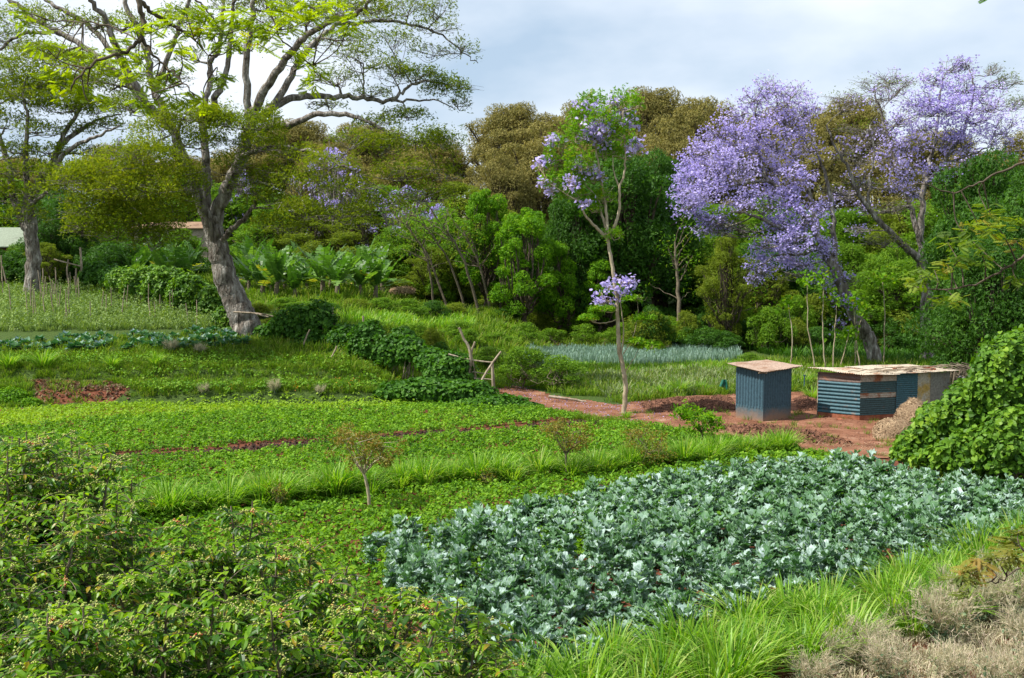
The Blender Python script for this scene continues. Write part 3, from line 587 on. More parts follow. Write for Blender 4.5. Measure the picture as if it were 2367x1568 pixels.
# the large spreading tree on the terrace
Yb = G(560, 778)[1]
base_big = on(573, Yb)
def z1(x, y, d=0): return (x * .33594, y * .33594, d)
def z2(x, y, d=0): return (785.9 + x * .33594, y * .33594, d)
big_limbs = [
    (['base', (566, 745, 0), (545, 700, 0), (522, 640, 0), (505, 580, 0), (492, 530, 0), (490, 505, 0)], .98, .52),
    ([(520, 640, -.1), (505, 585, -.2), (478, 515, -.4), (452, 440, -.6), (425, 370, -.6), (400, 300, -.3), (372, 245, .2), (350, 190, .4), (338, 120, .6), (315, 60, .8), (290, 10, 1), (280, -40, 1)], .42, .13),
    ([(495, 540, .3), (482, 487, .4), (477, 430, .5), (476, 370, .6), (470, 302, .8), (462, 262, 1), (484, 202, 1.5), (487, 151, 2), (507, 111, 2), (514, 34, 2.3), (520, -40, 2.5)], .34, .10),
    ([(470, 300, .8), (494, 240, .6), (511, 202, .2), (524, 151, 0), (534, 90, -.4), (540, 20, -.8), (560, -50, -1)], .26, .09),
    ([(498, 560, 0), (502, 497, .2), (520, 450, .2), (540, 405, 0), (562, 350, -.2), (577, 302, -.4), (584, 262, -.5)], .47, .32),
    ([(580, 290, -.4), (572, 235, -.5), (571, 134, -.8), (580, 60, -1), (590, 0, -1.2), (600, -60, -1.4)], .27, .13),
    ([(584, 268, -.5), (608, 215, -1), (640, 166, -1.6), (675, 118, -2.2), (710, 82, -3), (765, 52, -4), (830, 25, -5), (880, -20, -6)], .30, .10),
    ([(590, 275, -.2), (622, 255, 0), (668, 190, .6), (692, 140, 1.2), (730, 95, 2), (769, 62, 2.6), (820, 30, 3), (850, -20, 3.5)], .27, .09),
    ([(610, 262, .1), (638, 243, .4), (689, 224, 1), (740, 222, 1.4), (795, 223, 1.8), (850, 228, 2), (903, 233, 2), (937, 208, 2.2), (985, 190, 2.4), (1040, 200, 2.6)], .27, .06),
    ([(903, 233, 2), (950, 234, 2.2), (1004, 232, 2.4), (1050, 250, 2.6)], .1, .03),
    ([(600, 300, -.4), (638, 289, -1), (675, 285, -1.5), (722, 267, -2), (795, 265, -2.5), (836, 275, -2.8), (885, 300, -3), (930, 320, -3), (980, 330, -3)], .26, .05),
    ([(775, 58, 2.6), (826, 54, 3), (887, 47, 3.3), (940, 56, 3.6), (987, 67, 3.8), (1030, 90, 4), (1070, 122, 4), (1105, 146, 4)], .14, .03),
    ([(515, 556, -.6), (530, 535, -1), (560, 508, -1.6), (583, 482, -2), (590, 440, -2.4), (572, 400, -2.8)], .2, .07),
    ([(583, 482, -2), (610, 480, -2.4), (660, 485, -3)], .08, .03),
    ([(560, 360, -1), (610, 345, -2), (665, 340, -3), (739, 358, -4), (795, 386, -5), (830, 400, -5)], .16, .05),
    ([(398, 298, -.3), (370, 270, -.8), (330, 228, -1.2), (265, 107, -2), (249, 57, -2.3), (215, 10, -2.6), (190, -30, -3)], .3, .12),
    ([(330, 228, -1.2), (290, 160, -1), (242, 100, -.8), (202, 57, -.6), (134, 17, -.4), (90, -10, 0)], .22, .1),
    ([(325, 225, 1), (250, 150, 2), (175, 97, 3), (101, 57, 3.6), (27, 3, 4), (0, -20, 4)], .24, .12),
    ([(140, 80, 3.3), (114, 74, 3.4), (50, 81, 4), (0, 114, 4.6), (-60, 150, 5)], .14, .08),
    ([(356, 215, .4), (375, 165, .2), (400, 100, -.2), (420, 40, -.5), (445, -20, -1)], .2, .1),
    ([(430, 385, -.6), (400, 350, -1.6), (350, 340, -3), (300, 360, -4.5), (250, 400, -6)], .18, .05),
    ([(455, 445, -.6), (420, 440, -1.6), (370, 450, -3), (310, 480, -4)], .15, .04),
    ([(415, 336, -.6), (410, 310, -1.4), (420, 285, -2.4), (430, 270, -3)], .14, .05),
    ([(562, 350, -.2), (560, 320, -1), (565, 290, -2.4)], .14, .05)]
big_pads = [
    # upper right fans
    (1065, 115, 4, 48, 34, .55), (1000, 60, 3.8, 60, 34, .6), (940, 20, 3.4, 66, 34, .8), (880, 40, 3, 60, 26, .7), (985, 120, 3.6, 52, 26, .35), (1020, 20, 3, 40, 40, .8),
    (900, 92, 2, 70, 32, .6), (840, 130, 1.5, 80, 34, .6), (905, 160, 1, 62, 26, .7), (960, 175, 2.2, 66, 26, 1.2, -.2), (1030, 205, 2.4, 62, 32, 1.5, -.25), (1062, 240, 2.6, 30, 32, 1.1, -.2),
    (800, 90, 2, 60, 34, .6), (780, 180, 1.4, 66, 26, .5), (860, 215, 1.8, 52, 18, .5), (760, 245, 1, 50, 18, .35),
    (940, 268, 2, 66, 22, .9, -.1), (870, 285, -2, 62, 24, .7, .05), (960, 330, -3, 90, 40, 1.2, 0), (1030, 330, -3, 52, 40, 1.1, -.1), (880, 340, -3, 70, 34, .8, .1), (1020, 400, -3, 52, 44, .8, .05), (930, 400, -4, 80, 40, .8),
    (820, 320, -4, 70, 26, .6), (760, 380, -5, 76, 34, .8, .1), (700, 420, -4, 80, 38, .9, .1), (820, 440, -5, 80, 40, .8), (640, 400, -3, 60, 34, .8), (720, 490, -4, 100, 36, 1, .1), (640, 520, -3, 70, 34, 1, .1), (810, 500, -5, 70, 40, .7),
    # front centre
    (565, 292, -3, 100, 48, 1.8, -.05), (500, 275, -3, 70, 26, 1.2, .1), (600, 335, -3, 70, 34, 1.2), (430, 272, -3.2, 80, 36, 1.4, .15), (380, 300, -3.4, 80, 34, 1.2, .15), (470, 330, -3, 66, 30, 1.1),
    (330, 360, -5, 110, 44, 1.4, .2), (240, 400, -6, 100, 42, 1.3, .2), (300, 440, -6, 120, 44, 1.5, .2), (390, 410, -4, 90, 42, 1.4, .2), (220, 470, -6, 76, 40, 1.2, .15), (320, 500, -5, 110, 44, 1.4, .1), (400, 480, -4, 70, 44, 1.2, .1), (270, 540, -5, 70, 34, .9), (350, 560, -5, 50, 40, .8), (180, 420, -6, 70, 40, 1.2, .1), (260, 500, -5.5, 110, 40, 1.3, .05), (370, 540, -4, 70, 40, 1.1), (440, 430, -4, 50, 40, .9), (200, 530, -5, 60, 30, .9), (540, 380, -3, 50, 36, .9), (690, 360, -3, 70, 30, .9, .1), (620, 460, -3, 60, 34, 1.0, .05), (880, 470, -4, 70, 36, .8, .1), (990, 450, -3, 60, 36, .7), (590, 430, -3, 66, 44, .9, 0),
    # top
    (700, 40, -3, 76, 36, .8), (620, 60, -2, 60, 34, .6), (770, 20, -4, 66, 30, .8), (840, 20, -5, 66, 30, .8), (560, 110, 0, 44, 30, .35), (690, 140, 0, 44, 30, .35), (480, 60, 2, 60, 34, .6), (420, 40, 0, 60, 34, .7), (350, 60, 1, 52, 34, .7), (280, 60, 1, 60, 36, .7),
    (210, 60, -2, 60, 36, .7), (140, 50, 0, 66, 34, .7), (60, 40, 4, 70, 34, .7), (20, 90, 5, 60, 30, .5), (110, 130, 3, 80, 34, .8), (190, 150, 2, 70, 34, .8), (260, 190, 0, 70, 34, .8), (300, 250, -1, 66, 30, .8), (400, 180, 0, 50, 30, .5), (320, 130, 1, 50, 34, .5), (-30, 60, 5, 60, 40, .8), (450, 130, 2, 44, 30, .35),
    (640, 10, -1, 60, 30, .8), (540, 10, 0, 60, 30, .8), (730, 100, 3, 50, 30, .4)]
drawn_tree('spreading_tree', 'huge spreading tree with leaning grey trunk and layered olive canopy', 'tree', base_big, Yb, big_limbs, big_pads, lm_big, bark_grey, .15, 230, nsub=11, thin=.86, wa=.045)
# fork in the bark and vines on its foot
base_left = on(72, 78)
left_limbs = [
    (['base', (76, 600, 0), (72, 540, 0), (66, 480, 0), (66, 450, 0)], .56, .36),
    ([(80, 560, .3), (48, 500, .6), (28, 440, 1), (18, 380, 1.2), (0, 320, 1.4), (-40, 260, 1.5)], .36, .13),
    ([(66, 470, 0), (62, 420, 0), (58, 370, -.4), (62, 320, -.8), (62, 270, -1), (50, 210, -1)], .27, .08),
    ([(68, 465, 0), (92, 420, .2), (118, 380, .3), (140, 330, .5), (160, 290, .8), (190, 240, 1), (200, 190, 1)], .32, .08),
    ([(92, 420, .2), (120, 400, -.5), (155, 350, -1), (200, 325, -1.6), (240, 310, -2), (275, 290, -2)], .24, .06),
    ([(140, 335, .5), (185, 300, 1), (230, 275, 1.2), (280, 265, 1.4)], .2, .05),
    ([(66, 480, 0), (96, 455, -1), (125, 425, -1.8), (150, 405, -2.4)], .16, .05),
    ([(28, 440, 1), (0, 420, 1.2), (-40, 390, 1.4)], .2, .08)]
left_pads = [(30, 160, 0, 90, 34, .9), (100, 190, 0, 80, 30, 1), (180, 200, 1, 80, 34, 1), (60, 230, -1, 80, 30, .8), (140, 250, 0, 76, 28, .9), (10, 280, 0, 70, 32, .9), (220, 250, 1, 70, 28, .8), (90, 300, -1, 60, 26, .7), (180, 300, 1, 50, 22, .6), (250, 290, 1, 56, 20, .7), (20, 350, 0, 60, 34, .9), (110, 350, -.5, 60, 26, .9), (150, 400, -2, 66, 30, 1), (60, 400, -1, 70, 36, .9, -.1), (20, 450, 0, 66, 34, 1, -.1), (110, 440, -2, 60, 26, .8), (60, 500, -1, 60, 36, .8, -.15), (-30, 220, 0, 60, 40, 1), (230, 180, 1, 60, 30, .8), (290, 230, 1, 50, 24, .6), (-20, 400, 0, 50, 40, 1), (80, 120, 1, 70, 30, .8), (160, 140, 1, 70, 30, .8), (30, 210, 2, 90, 36, .9), (120, 220, 3, 90, 36, .9), (200, 350, 1, 40, 20, .6)]
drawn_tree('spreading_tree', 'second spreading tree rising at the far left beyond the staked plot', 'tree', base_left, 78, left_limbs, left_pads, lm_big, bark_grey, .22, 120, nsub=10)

# slender jacaranda beside the red path
bs = G(1441, 957)
sl = [(['base', (1444, 925, 0), (1446, 890, 0), (1438, 840, 0), (1430, 800, 0), (1428, 740, 0), (1424, 680, 0), (1416, 620, 0), (1408, 575, 0), (1405, 548, 0)], .112, .066),
      ([(1405, 552, 0), (1385, 532, -.1), (1365, 512, -.2), (1350, 492, -.3), (1343, 470, -.3)], .075, .035),
      ([(1405, 552, 0), (1398, 520, .3), (1388, 485, .5), (1382, 460, .6), (1360, 435, .6), (1335, 400, .7), (1310, 370, .8)], .06, .02),
      ([(1406, 548, 0), (1402, 500, .1), (1394, 440, .2), (1385, 390, .2), (1377, 340, .2), (1370, 300, .2), (1380, 250, .2)], .07, .02),
      ([(1408, 545, 0), (1422, 520, -.2), (1432, 480, -.3), (1432, 435, -.4), (1442, 405, -.5), (1446, 360, -.5), (1442, 310, -.5), (1440, 260, -.5)], .075, .02),
      ([(1432, 435, -.3), (1420, 400, -.3), (1416, 360, -.2)], .04, .015),
      ([(1385, 395, .2), (1350, 350, .4), (1325, 310, .5), (1320, 270, .5)], .04, .012),
      ([(1382, 462, .6), (1400, 455, .8), (1420, 430, 1)], .03, .01),
      ([(1345, 470, -.3), (1310, 450, -.3), (1270, 425, -.3)], .03, .01),
      ([(1436, 830, 0), (1441, 760, -.1), (1434, 700, -.1), (1446, 670, -.1), (1447, 655, -.1)], .035, .012),
      ([(1440, 820, 0), (1462, 780, -.1), (1475, 720, -.2), (1470, 690, -.2)], .022, .008),
      ([(1445, 860, 0), (1465, 830, -.2), (1480, 800, -.3)], .02, .008)]
sp = []
for q in [(1380, 235, 46, 20), (1435, 240, 36, 22), (1350, 270, 40, 22), (1400, 275, 50, 22), (1455, 280, 30, 20), (1330, 310, 40, 22), (1375, 320, 50, 20), (1430, 320, 40, 22), (1300, 350, 36, 22), (1345, 365, 44, 22), (1400, 365, 36, 18), (1280, 390, 34, 20), (1325, 410, 40, 20), (1375, 420, 34, 16), (1280, 435, 36, 16), (1330, 450, 38, 16), (1395, 455, 36, 14), (1440, 345, 30, 20), (1365, 480, 30, 12), (1415, 545, 26, 12), (1470, 240, 20, 16)]:
    sp.append((q[0] + rng.normal() * 6, q[1] + rng.normal() * 6, rng.uniform(-.8, .8), q[2] * .9, q[3] * 1.7, .75, .1, 0))
for q in [(1345, 245, 14, 12), (1376, 256, 22, 14), (1405, 275, 24, 14), (1370, 290, 24, 12), (1395, 305, 26, 12), (1350, 310, 16, 10), (1440, 262, 14, 10), (1455, 290, 16, 10), (1270, 320, 20, 12), (1262, 368, 20, 12), (1250, 375, 14, 9), (1330, 375, 18, 10), (1460, 335, 18, 16), (1475, 350, 10, 12), (1350, 398, 14, 8), (1325, 415, 12, 8), (1385, 408, 12, 7), (1348, 468, 14, 6), (1320, 430, 12, 7), (1256, 420, 10, 7), (1420, 245, 14, 10), (1365, 395, 12, 6), (1410, 660, 13, 9), (1435, 650, 18, 9), (1462, 648, 18, 9), (1435, 675, 16, 9), (1400, 690, 22, 10), (1385, 698, 16, 8), (1390, 330, 22, 10), (1270, 440, 10, 6)]:
    sp.append((q[0], q[1], rng.uniform(-.6, .3), q[2] * 1.2, q[3] * 1.3, .13, .15, 1))
for q in [(1490, 735, 30, 10), (1500, 800, 36, 12), (1470, 790, 22, 8), (1390, 715, 30, 8), (1460, 690, 24, 8), (1360, 735, 24, 8)]: sp.append((q[0], q[1], -.3, q[2], q[3], 1.2, .05, 0))
drawn_tree('jacaranda_tree', 'slender pale trunked young jacaranda standing alone beside the red path', 'tree', bs, bs[1], sl, sp, lm_bright, bark_pale, 0.15, 700, extra=('blossom', lm_purple, .12), nsub=5, maxr=.02, wa=.012)

# big leaning jacaranda behind the sheds
def jac(name, label, base_px, Y0, limbs, blob, green, dens, bark=bark_grey, seed=1):
    pads = []
    for q in blob: pads.append((q[0], q[1], rng.uniform(-3, 3), q[2] * 1.12, q[3] * 1.35, q[4] if len(q) > 4 else 1, rng.uniform(-.1, .2), 1))
    for q in green: pads.append((q[0], q[1], rng.uniform(-2, 3), q[2], q[3], q[4] if len(q) > 4 else 1, 0, 0))
    return drawn_tree(name, label, 'tree', on(base_px, Y0), Y0, limbs, pads, lm_olive2, bark, .125, dens * 2.9, extra=('blossom', lm_purple, .17), nsub=19, maxr=.05)
jl = [(['base', (2014, 800, 0), (1996, 765, 0), (1972, 715, 0), (1950, 670, 0), (1930, 620, 0), (1905, 585, 0)], .45, .3),
      ([(1908, 590, 0), (1870, 560, -.5), (1830, 540, -1), (1790, 520, -1.5), (1740, 500, -2), (1690, 490, -2.4)], .2, .06),
      ([(1915, 600, 0), (1890, 545, 0), (1860, 500, 0), (1820, 460, -.3), (1780, 420, -.5), (1730, 380, -.8), (1690, 340, -1)], .26, .06),
      ([(1890, 545, 0), (1880, 480, .5), (1860, 420, .8), (1840, 370, 1), (1815, 310, 1), (1800, 250, 1), (1790, 200, 1)], .2, .04),
      ([(1930, 620, 0), (1930, 560, .5), (1925, 500, 1), (1915, 440, 1.4), (1900, 380, 1.6), (1880, 320, 1.8), (1860, 250, 2)], .2, .04),
      ([(1780, 420, -.5), (1740, 420, -1), (1690, 430, -1.4), (1630, 440, -1.6)], .1, .03),
      ([(1780, 425, -.5), (1755, 360, 0), (1740, 300, 0), (1750, 240, 0)], .1, .03),
      ([(1900, 570, 0), (1850, 590, -.8), (1800, 590, -1.4), (1750, 620, -2)], .1, .03),
      ([(1955, 680, 0), (1975, 690, -.6), (1960, 740, -1)], .05, .02)]
jb = [(1590, 420, 44, 30, 1.5), (1590, 470, 46, 26, 1.3), (1625, 380, 50, 26, 1.4), (1640, 440, 52, 30, 1.4), (1690, 400, 50, 28, 1.1), (1680, 350, 50, 26, 1.1), (1720, 300, 46, 26, .9), (1660, 300, 36, 20, .7), (1740, 220, 34, 22, .8), (1780, 200, 34, 22, .8), (1830, 210, 36, 24, .6), (1750, 260, 50, 24, .6), (1810, 270, 50, 28, .5), (1700, 260, 30, 20, .8), (1640, 330, 36, 20, 1), (1740, 340, 46, 24, .6),
      (1780, 380, 50, 24, 1.0), (1840, 400, 40, 22, 1.0), (1780, 440, 56, 24, 1.1), (1720, 460, 46, 22, .9), (1650, 500, 46, 18, .8), (1830, 460, 46, 26, 1.2), (1870, 500, 40, 26, 1.2), (1810, 510, 46, 26, 1.3), (1760, 560, 34, 20, .5), (1830, 550, 46, 26, 1.4), (1790, 590, 46, 24, 1.4), (1760, 625, 30, 20, 1.3), (1745, 645, 16, 10, 1.2), (1850, 600, 42, 22, 1.3), (1900, 570, 34, 24, 1.2), (1890, 630, 34, 18, .8), (1930, 640, 28, 20, 1.2), (1960, 700, 22, 10, 1.4), (1930, 690, 18, 10, .9), (1940, 750, 16, 14, .8), (1910, 470, 30, 20, .6), (1640, 530, 40, 10, .6), (1860, 330, 46, 30, .8), (1870, 250, 36, 26, .7), (1610, 345, 26, 18, 1), (1800, 330, 46, 30, .8), (1760, 300, 46, 30, .8), (1840, 280, 40, 30, .7), (1720, 390, 40, 24, .8), (1660, 380, 40, 24, .8), (1820, 220, 40, 26, .6), (1700, 330, 40, 26, .8)]
jac('jacaranda_tree', 'leaning jacaranda covered in lilac blossom behind the corrugated sheds', 2022, 66, jl, jb, [(1760, 480, 70, 24, .4), (1700, 520, 50, 20, .6), (1960, 650, 26, 14, .5), (1850, 640, 40, 14, .4)], 36)
jl2 = [(['base', (2143, 790, 0), (2142, 700, 0), (2140, 640, 0), (2130, 600, 0)], .45, .3),
       ([(2128, 602, 0), (2090, 570, -.4), (2050, 530, -.8), (2010, 485, -1), (1980, 440, -1.2), (1960, 390, -1.4), (1930, 340, -1.6), (1910, 290, -1.6)], .24, .05),
       ([(2140, 640, 0), (2128, 560, .4), (2130, 500, .6), (2136, 430, .8), (2150, 370, 1), (2165, 310, 1.2), (2170, 240, 1.2), (2180, 180, 1)], .26, .05),
       ([(2128, 560, .4), (2110, 500, .8), (2090, 440, 1), (2070, 380, 1.4), (2050, 310, 1.6), (2030, 240, 1.8), (2020, 200, 1.8)], .2, .04),
       ([(2136, 430, .8), (2180, 380, .4), (2210, 330, .2), (2240, 270, 0), (2250, 200, -.2), (2240, 150, -.2)], .16, .04),
       ([(2010, 485, -1), (2010, 420, -1), (2020, 350, -1), (2010, 290, -1)], .1, .03),
       ([(2180, 380, .4), (2240, 360, 0), (2290, 340, -.3)], .08, .03)]
jb2 = [(2230, 150, 26, 20, .8), (2160, 180, 36, 22, .7), (2210, 200, 50, 26, .8), (2260, 210, 40, 26, .7), (2130, 230, 46, 26, .6), (2190, 250, 60, 26, 1.0), (2260, 270, 52, 26, .9), (2300, 310, 36, 24, .7), (2130, 290, 46, 24, .7), (2090, 330, 46, 24, .9), (2180, 310, 50, 24, .8), (2230, 330, 50, 24, .8), (2060, 370, 36, 24, .9), (2110, 390, 40, 20, .8), (2050, 300, 34, 20, .5), (2170, 400, 40, 20, .8), (2070, 430, 36, 18, .6), (2110, 440, 30, 16, .9), (2240, 380, 36, 20, .5), (1990, 410, 34, 16, .4), (1950, 450, 34, 16, .4), (2000, 480, 30, 14, .4), (1980, 530, 30, 12, .3), (2040, 220, 36, 24, .25), (1960, 240, 36, 24, .15), (2330, 350, 30, 20, .4), (2290, 240, 40, 30, .7), (2320, 290, 40, 30, .7), (2200, 150, 30, 22, .6), (2150, 250, 46, 30, .7), (2090, 270, 40, 26, .5), (2010, 330, 40, 24, .3), (1950, 340, 36, 24, .25), (2060, 180, 40, 20, .2)]
jg2 = [(1960, 230, 60, 30, .35), (2020, 200, 60, 28, .35), (1990, 300, 60, 28, .4), (2080, 200, 50, 26, .35), (1960, 370, 50, 24, .4), (2000, 430, 60, 24, .5), (2060, 480, 60, 22, .5), (1930, 440, 50, 24, .4), (2150, 330, 60, 26, .3), (2040, 560, 60, 24, .6), (2330, 190, 34, 30, 1.0), (2350, 240, 36, 30, 1.0), (2300, 160, 24, 20, .8)]
jac('jacaranda_tree', 'tall upright jacaranda with ivy wrapped trunk at the right', 2145, 68, jl2, jb2, jg2, 34)

# ------------------------------------------------------------------ forest trees: prototypes, then copies
protos = {}
def proto(kind, mat, bark, lumps, nleaf, size, T=SPRIG, trunk=None, zmin=-.75, spread=.6, name='tree', blossom=0, limbs=6, core=0):
    """lumps: (x, y, z, rx, ry, rz) in metres; crown built round them, trunk and limbs reaching into them"""
    root = empty(name, (0, 0, 0), 'tree', 'tree'); lf = Bag(); w = Bag(); lumps = np.array(lumps)
    if core:
        lo_, hi_ = (lumps[:, :3] - lumps[:, 3:] * .2).min(0), (lumps[:, :3] + lumps[:, 3:] * .2).max(0); cz = lo_[2] * (1 - core) + hi_[2] * core
        ell_leaves(lf, ((lo_[0] + hi_[0]) / 2, (lo_[1] + hi_[1]) / 2, cz), ((hi_[0] - lo_[0]) * .41, (hi_[1] - lo_[1]) * .41, (hi_[2] - cz) * .82), int(nleaf * .28), size, T, zmin=-.85, spread=spread, lo=.8)
    area = (lumps[:, 3] * lumps[:, 4] + lumps[:, 3] * lumps[:, 5]); fr = area / area.sum()
    for q, f in zip(lumps, fr): ell_leaves(lf, q[:3], q[3:], int(nleaf * f), size, T, zmin=zmin, spread=spread)
    H = (lumps[:, 2] + lumps[:, 5]).max(); Wd = (lumps[:, 0] + lumps[:, 3]).max() - (lumps[:, 0] - lumps[:, 3]).min()
    tr = trunk or (H * .025 + .1); zt = lumps[:, 2].min() * .7 + .3; cx = rng.normal() * .3
    w.tube(wig(catmull([(0, 0, -.6), (.1, 0, zt * .5), (cx, 0, zt)], 4), .04), np.linspace(tr * 1.25, tr * .8, 9), 8)
    for q in lumps:
        S = np.array([cx, 0, zt]) + rng.normal(size=3) * [.1, .1, .3]; S[2] = min(S[2], zt)
        E = q[:3]; M = (S + E) / 2 + rng.normal(size=3) * .3 - [0, 0, .3]; pt = wig(catmull([S, M, E], 4), .06)
        w.tube(pt, np.linspace(tr * .55, tr * .14, len(pt)), 5, cap=False)
        for j in range(3):
            E2 = E + rng.normal(size=3) * q[3:] * .5; w.tube(np.array([pt[5], (pt[5] + E2) / 2 + [0, 0, .2], E2]), [tr * .2, tr * .12, tr * .05], 4, cap=False)
    w.build('trunk', bark, root); lf.build('crown', mat, root)
    protos[kind] = dict(root=root, H=H, W=Wd, used=False)
def rl(n, R, H0, H1, r, flat=.8, seed=0, cone=0, empt=.0):
    """random lumps filling an egg of radius R between heights H0..H1"""
    g = np.random.default_rng(seed); out = []
    for i in range(n):
        t = (i + .5) / n; z = H0 + (H1 - H0) * t; prof = math.sqrt(max(.05, 1 - (2 * abs(t - .42)) ** 2 * .85)) * (1 - cone * t)
        a = i * 2.4 + g.normal() * .5; rr = R * prof * g.uniform(.25, 1.0); z += g.normal() * .06 * (H1 - H0)
        k = r * g.uniform(.5, 1.25); out.append((rr * math.cos(a), rr * math.sin(a), z, k, k, k * flat))
    return out
def umb(n, R, H, r, seed):
    g = np.random.default_rng(seed); out = []
    for i in range(n):
        a = i * 2.4; rr = R * math.sqrt((i + .5) / n) * .85; z = H - .6 * H * (rr / R) ** 2 * g.uniform(.3, 1.25) - g.uniform(0, .16) * H
        k = r * g.uniform(.5, 1.5); out.append((rr * math.cos(a), rr * math.sin(a), z, k, k, k * .5))
    return out
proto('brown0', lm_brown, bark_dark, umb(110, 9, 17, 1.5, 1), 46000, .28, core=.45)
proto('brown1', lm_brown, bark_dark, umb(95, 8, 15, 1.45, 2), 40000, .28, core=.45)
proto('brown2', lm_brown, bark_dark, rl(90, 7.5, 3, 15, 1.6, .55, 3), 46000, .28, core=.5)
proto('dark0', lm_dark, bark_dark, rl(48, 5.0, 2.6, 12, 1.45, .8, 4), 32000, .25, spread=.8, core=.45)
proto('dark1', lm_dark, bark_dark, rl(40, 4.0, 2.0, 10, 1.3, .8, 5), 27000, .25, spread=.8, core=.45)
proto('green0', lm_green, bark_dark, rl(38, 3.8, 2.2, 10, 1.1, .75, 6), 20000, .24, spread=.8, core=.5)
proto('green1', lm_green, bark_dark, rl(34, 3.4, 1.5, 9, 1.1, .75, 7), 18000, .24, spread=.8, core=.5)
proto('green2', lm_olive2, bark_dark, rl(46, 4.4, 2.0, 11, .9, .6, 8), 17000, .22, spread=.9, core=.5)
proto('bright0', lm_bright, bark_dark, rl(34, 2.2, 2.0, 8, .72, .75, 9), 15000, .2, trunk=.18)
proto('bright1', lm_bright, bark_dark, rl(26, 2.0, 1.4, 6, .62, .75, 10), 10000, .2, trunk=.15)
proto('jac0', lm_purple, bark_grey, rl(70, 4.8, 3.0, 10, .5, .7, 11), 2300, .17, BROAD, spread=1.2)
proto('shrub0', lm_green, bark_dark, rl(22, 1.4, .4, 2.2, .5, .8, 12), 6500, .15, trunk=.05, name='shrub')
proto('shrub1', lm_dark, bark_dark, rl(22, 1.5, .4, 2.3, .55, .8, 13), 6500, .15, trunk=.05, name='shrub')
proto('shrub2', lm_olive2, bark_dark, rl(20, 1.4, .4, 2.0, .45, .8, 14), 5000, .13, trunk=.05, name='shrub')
proto('cofar', lm_green, bark_twig, rl(14, .75, .6, 2.0, .36, .7, 15), 3800, .11, LONG, trunk=.035, name='coffee_bush')
def place(kind, px, Y, top, wpx, label, group=None, cat='tree', rz=None):
    p = protos[kind]; P = on(px, Y); zt = W(px, top, Y)[2]; sz = (zt - P[2]) / p['H']; sx = wpx / F * Y / p['W']
    rz = rng.uniform(0, 6.28) if rz is None else rz
    if not p['used']:
        o = p['root']; p['used'] = True; o.location = P; o.rotation_euler = (0, 0, rz); o.scale = (sx, sx, sz)
    else: o = dup(p['root'], tuple(P), rz, (sx, sx, sz))
    o['label'] = label; o['category'] = cat
    if group: o['group'] = group
    return o
gB = 'brown canopied trees on the hill'
lbB = 'far brown green flat crowned tree in the canopy along the hill skyline'
for k, px, Y, top, w in [('brown0', 1195, 138, 240, 270), ('brown1', 1340, 150, 240, 240), ('brown2', 1265, 122, 285, 330), ('brown0', 1500, 152, 203, 250), ('brown1', 1625, 150, 222, 230), ('brown2', 1560, 132, 275, 260), ('brown2', 1160, 116, 345, 220), ('brown0', 1950, 150, 226, 260), ('brown1', 1800, 150, 240, 220), ('brown2', 1860, 128, 300, 280),
                         ('brown0', 2150, 150, 300, 280), ('brown1', 1700, 130, 320, 240), ('brown0', 690, 150, 278, 250), ('brown1', 860, 152, 285, 270), ('brown0', 1000, 142, 320, 230), ('brown1', 560, 150, 340, 230), ('brown0', 290, 150, 335, 250), ('brown2', 2340, 140, 300, 250), ('brown1', 60, 150, 360, 280), ('brown2', 440, 140, 350, 250), ('brown2', 780, 128, 335, 280), ('brown0', 950, 124, 370, 250), ('brown1', 1400, 128, 300, 250), ('brown2', 2030, 126, 340, 260), ('brown1', -200, 150, 330, 300), ('brown0', 2560, 150, 300, 320)]:
    place(k, px, Y, top, w, lbB, gB)
gF = 'mixed green trees of the far wood'
for k, px, Y, top, w in [('green0', 1650, 98, 470, 260), ('green1', 1790, 98, 450, 280), ('green0', 1950, 96, 480, 270), ('green2', 2090, 94, 460, 270), ('dark1', 1520, 102, 420, 260), ('green2', 1060, 106, 420, 260), ('green0', 900, 112, 430, 270), ('green2', 760, 112, 420, 260), ('green1', 610, 114, 430, 250), ('green0', 450, 114, 400, 260), ('green2', 310, 114, 410, 260), ('dark0', 160, 112, 440, 260), ('green0', 20, 112, 410, 260),
                         ('dark0', 1740, 92, 560, 240), ('dark1', 1880, 92, 580, 240), ('dark0', 2020, 90, 590, 230), ('dark1', 1630, 92, 600, 220), ('dark1', 1030, 100, 520, 230), ('dark0', 1180, 98, 500, 240), ('green2', 920, 102, 500, 240), ('dark1', 760, 108, 530, 230), ('green1', 640, 108, 500, 220), ('dark0', 1330, 104, 480, 260), ('green1', 2220, 86, 420, 260), ('dark0', 2360, 86, 380, 280), ('green0', -140, 112, 400, 280), ('green1', 2520, 90, 400, 300)]:
    place(k, px, Y, top, w, 'mid height green tree merging into the far wood below the hill', gF)
place('dark0', 1425, 88, 312, 330, 'broad dark green tree right behind the slender young jacaranda')
place('dark1', 1535, 92, 345, 230, 'dark green tree just left of the big lilac jacaranda')
place('dark1', 1330, 86, 420, 200, 'dark green tree left of the slender jacaranda trunk')
place('bright0', 1215, 82, 480, 150, 'bright green narrow tree with dark trunk in front of the wood')
place('bright0', 1122, 86, 438, 130, 'bright lime green narrow tree left of the similar darker stemmed one')
place('bright1', 1290, 84, 560, 110, 'small bright green tree under the broad dark tree')
place('bright1', 1385, 84, 600, 110, 'low bright green sapling crown behind the slender jacaranda')
place('dark0', 150, 88, 450, 190, 'dark bluish green tree behind the left spreading tree')
place('dark1', 2250, 56, 345, 330, 'dense dark green tree at the right edge overlapping the lilac blossom')
place('dark0', 2380, 52, 380, 320, 'dark green tree leaning in at the right frame edge')
place('dark1', 2290, 48, 540, 300, 'low dark green tree just behind the vine covered bush')
